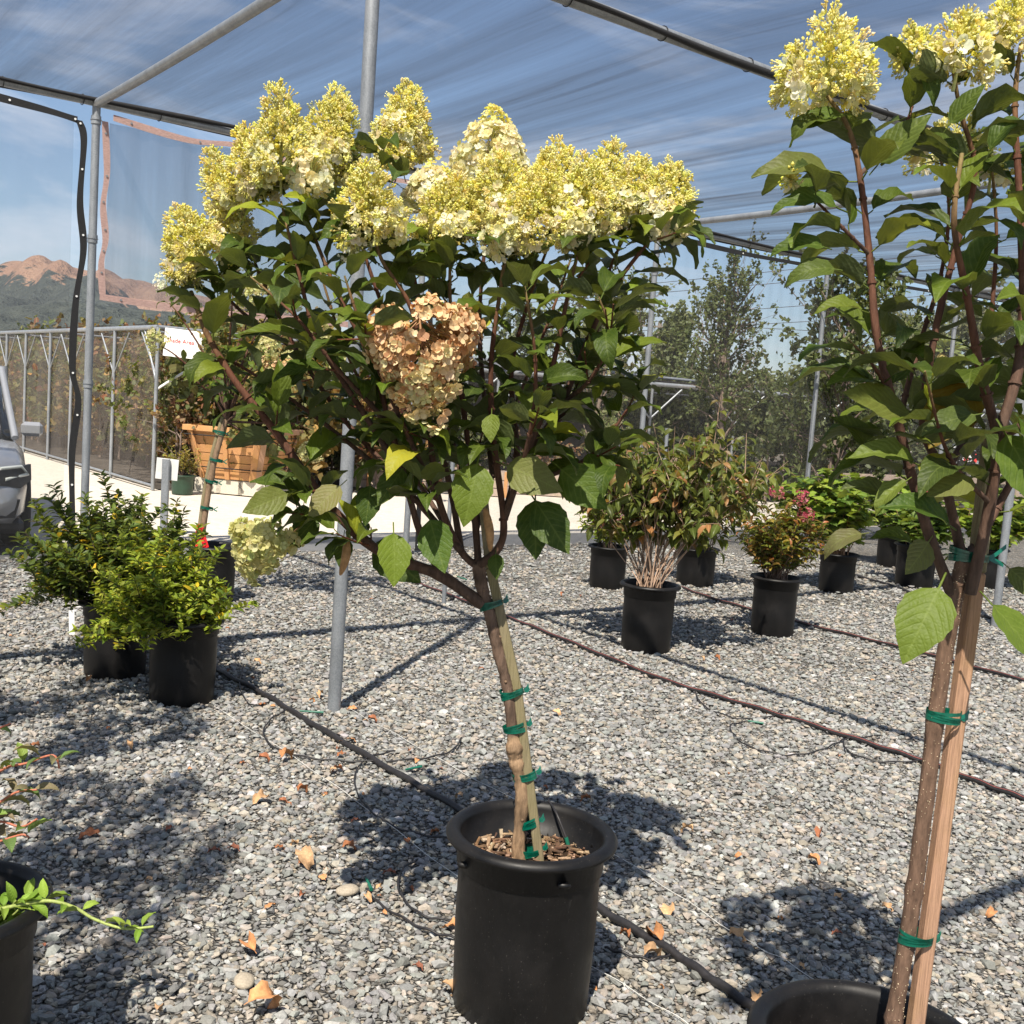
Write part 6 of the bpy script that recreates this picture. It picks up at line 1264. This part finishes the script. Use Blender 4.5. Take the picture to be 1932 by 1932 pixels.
def suv(name, loc, ang, s_, paint, label, cat='car', pick_=False):
    R = rotz([ang])[0]; o_ = np.asarray(loc, float); t_ = thing(name, o_, label, cat)
    def put(V): return (np.asarray(V) * s_) @ R.T + o_
    def pf(zt, w_, zb=.28): return [(w_ * .90, zb), (w_ * .98, zb + .10), (w_ * 1.0, (zb + zt) * .5), (w_ * .985, zt - .12), (w_ * .90, zt - .02), (w_ * .5, zt + .02)]
    top = 1.02 if pick_ else .98
    secs = [(-2.25, pf(top - .04, .84, .42)), (-2.1, pf(top, .92, .34)), (-1.2, pf(top, .95, .26)), (0, pf(top, .95, .24)), (.9, pf(top, .95, .24)), (1.25, pf(top - .02, .95, .26)), (1.9, pf(top - .10, .93, .26)), (2.18, pf(top - .17, .88, .28)), (2.30, pf(top - .30, .80, .32)), (2.36, pf(.60, .72, .36))]
    V, F = loft(secs); q = MB(); q.add(put(V), F, smooth=True); q.build('body', M[paint], t_)
    def gf(zt, w_, z0_): return [(w_, z0_), (w_ * .96, z0_ + (zt - z0_) * .5), (w_ * .86, zt - .06), (w_ * .74, zt), (w_ * .4, zt + .02)]
    cab = [(-2.1 if not pick_ else -.75, gf(1.10 if not pick_ else 1.2, .86, top - .03)), (-1.75 if not pick_ else -.6, gf(1.62, .84, top - .03)), (-.9 if not pick_ else -.4, gf(1.70, .84, top - .03)), (.0, gf(1.70, .84, top - .03)), (.42, gf(1.62, .84, top - .03)), (1.18, gf(top + .02, .86, top - .04))]
    V, F = loft(cab); q = MB(); q.add(put(V), F); q.build('windows', M['glass'], t_)
    q = MB()
    def rp(z): return [(.76, z - .05), (.70, z + .01), (.35, z + .035)]
    V, F = loft([(-1.78 if not pick_ else -.62, rp(1.60)), (-1.6 if not pick_ else -.5, rp(1.70)), (0, rp(1.71)), (.40, rp(1.64))]); q.add(put(V), F); q.build('roof', M[paint], t_)
    for sy in (-1, 1):
        q = MB()
        for a_, b_ in (((.42, .76 * sy, 1.63), (1.20, .86 * sy, top)), ((-.1 if not pick_ else -.6, .80 * sy, 1.66), (-.1 if not pick_ else -.72, .87 * sy, top)), ((-1.0, .80 * sy, 1.66), (-1.0, .87 * sy, top)), ((-1.75, .78 * sy, 1.62), (-2.05, .87 * sy, top)))[:2 if pick_ else 4]: q.tube([put([a_])[0], put([b_])[0]], .035 * s_, 6)
        q.build('pillar', M[paint], t_)
        q = MB(); V = [(2.02, .93 * sy, .80), (2.22, .80 * sy, .78), (2.32, .66 * sy, .76), (2.34, .64 * sy, .64), (2.22, .84 * sy, .60), (2.05, .935 * sy, .66)]; V = V + [(x + .02, y + .02 * sy, z) for x, y, z in V]
        q.add(put(V), [(0, 1, 2, 3, 4, 5), (11, 10, 9, 8, 7, 6)] + [(i, (i + 1) % 6, 6 + (i + 1) % 6, 6 + i) for i in range(6)], smooth=False); h_ = q.build('headlight', M['trim'], t_)
        q = MB(); q.tube([put([p])[0] for p in ((2.33, .69 * sy, .775), (2.21, .86 * sy, .79), (2.15, .92 * sy, .72), (2.31, .73 * sy, .68))], .016 * s_, 6); q.build('light_strip', M['lens'], h_)
        q = MB(); V = [(2.20, .84 * sy, .50), (2.34, .62 * sy, .50), (2.34, .62 * sy, .34), (2.22, .80 * sy, .34)]; V += [(x + .03, y + .02 * sy, z) for x, y, z in V]; q.add(put(V), [(0, 1, 2, 3), (7, 6, 5, 4)] + [(i, (i + 1) % 4, 4 + (i + 1) % 4, 4 + i) for i in range(4)], smooth=False); q.build('air_intake', M['trim'], t_)
        q = MB(); q.box(put([(.95, 1.02 * sy, 1.06)])[0], np.array((.12, .20, .14)) * s_, R, bev=.03); q.build('mirror', M[paint], t_)
    q = MB(); q.box(put([(2.36, 0, .66)])[0], np.array((.06, 1.1, .22)) * s_, R, bev=.02); q.build('grille', M['trim'], t_)
    q = MB(); q.box(put([(0, 0, .25)])[0], np.array((4.3, 1.80, .14)) * s_, R, bev=.04); q.build('sill', M['trim'], t_)
    for x in (-1.42, 1.42):
        for sy in (-1, 1): wheel(t_, np.array((x, .86 * sy, .35)) * s_, .36 * s_, .24 * s_, R, o_)
    return t_
# front corner at the frame edge, body running out of the picture
ang = rad(-62); SC_ = .92; tipp = at(46, 960, 8.75); L_ = np.array([math.cos(ang), math.sin(ang), 0]); Nn = np.array([-L_[1], L_[0], 0])
suv('parked_car', np.array([tipp[0], tipp[1], 0]) - L_ * 2.12 * SC_ - Nn * .90 * SC_, ang, SC_, 'carsilver', 'silver car cut by the frame edge, front corner with lamp beyond the net wall')
pk = xat(1860, 800, 50.0); suv('pickup_truck', pk, rad(205), 1.12, 'carwhite', 'small white pickup seen between the near hydrangea stems', 'pickup', True)
pk2 = xat(1965, 800, 52.0); suv('parked_car', pk2, rad(200), 1.0, 'carblue', 'bluish car parked behind the white pickup')
# striped barrier
bp = xat(1812, 800, 40.0); bt = thing('barrier', bp, 'red and white striped barrier board in front of the white pickup', 'barrier')
q = MB(); n = 9
for j in range(n): q.add([bp + (-.75 + 1.5 * (j + a_) / n + sk, 0, z) for a_, z, sk in ((0, .55, 0), (1, .55, 0), (1, .95, .06), (0, .95, .06))] + [bp + (-.75 + 1.5 * (j + a_) / n + sk, .03, z) for a_, z, sk in ((0, .55, 0), (1, .55, 0), (1, .95, .06), (0, .95, .06))], [(0, 1, 2, 3), (7, 6, 5, 4), (3, 2, 6, 7), (0, 4, 5, 1)], mi=j % 2, smooth=False)
q.build('board', [M['signred'], M['white']], bt)
for s_ in (-.6, .6): q = MB(); q.beam(bp + (s_, .0, 0), bp + (s_, .05, .95), .05, .05, (0, 1, 0)); q.build('leg', M['white'], bt)

# ------------------------------------------------------------------ air: thin even haze over the whole valley
m = mat('haze_air'); b = NB(m); pv = b.n("VolumePrincipled"); pv.inputs['Color'].default_value = (.80, .86, 1.0, 1); pv.inputs['Density'].default_value = .00022; pv.inputs['Anisotropy'].default_value = .3
o_ = b.n("OutputMaterial"); b.l(pv.outputs[0], o_.inputs['Volume'])
q = MB(); q.box((0, 700, 66), (3000, 1560, 140), None); q.build('haze', m, base=(0, 700, 66), kind='stuff')
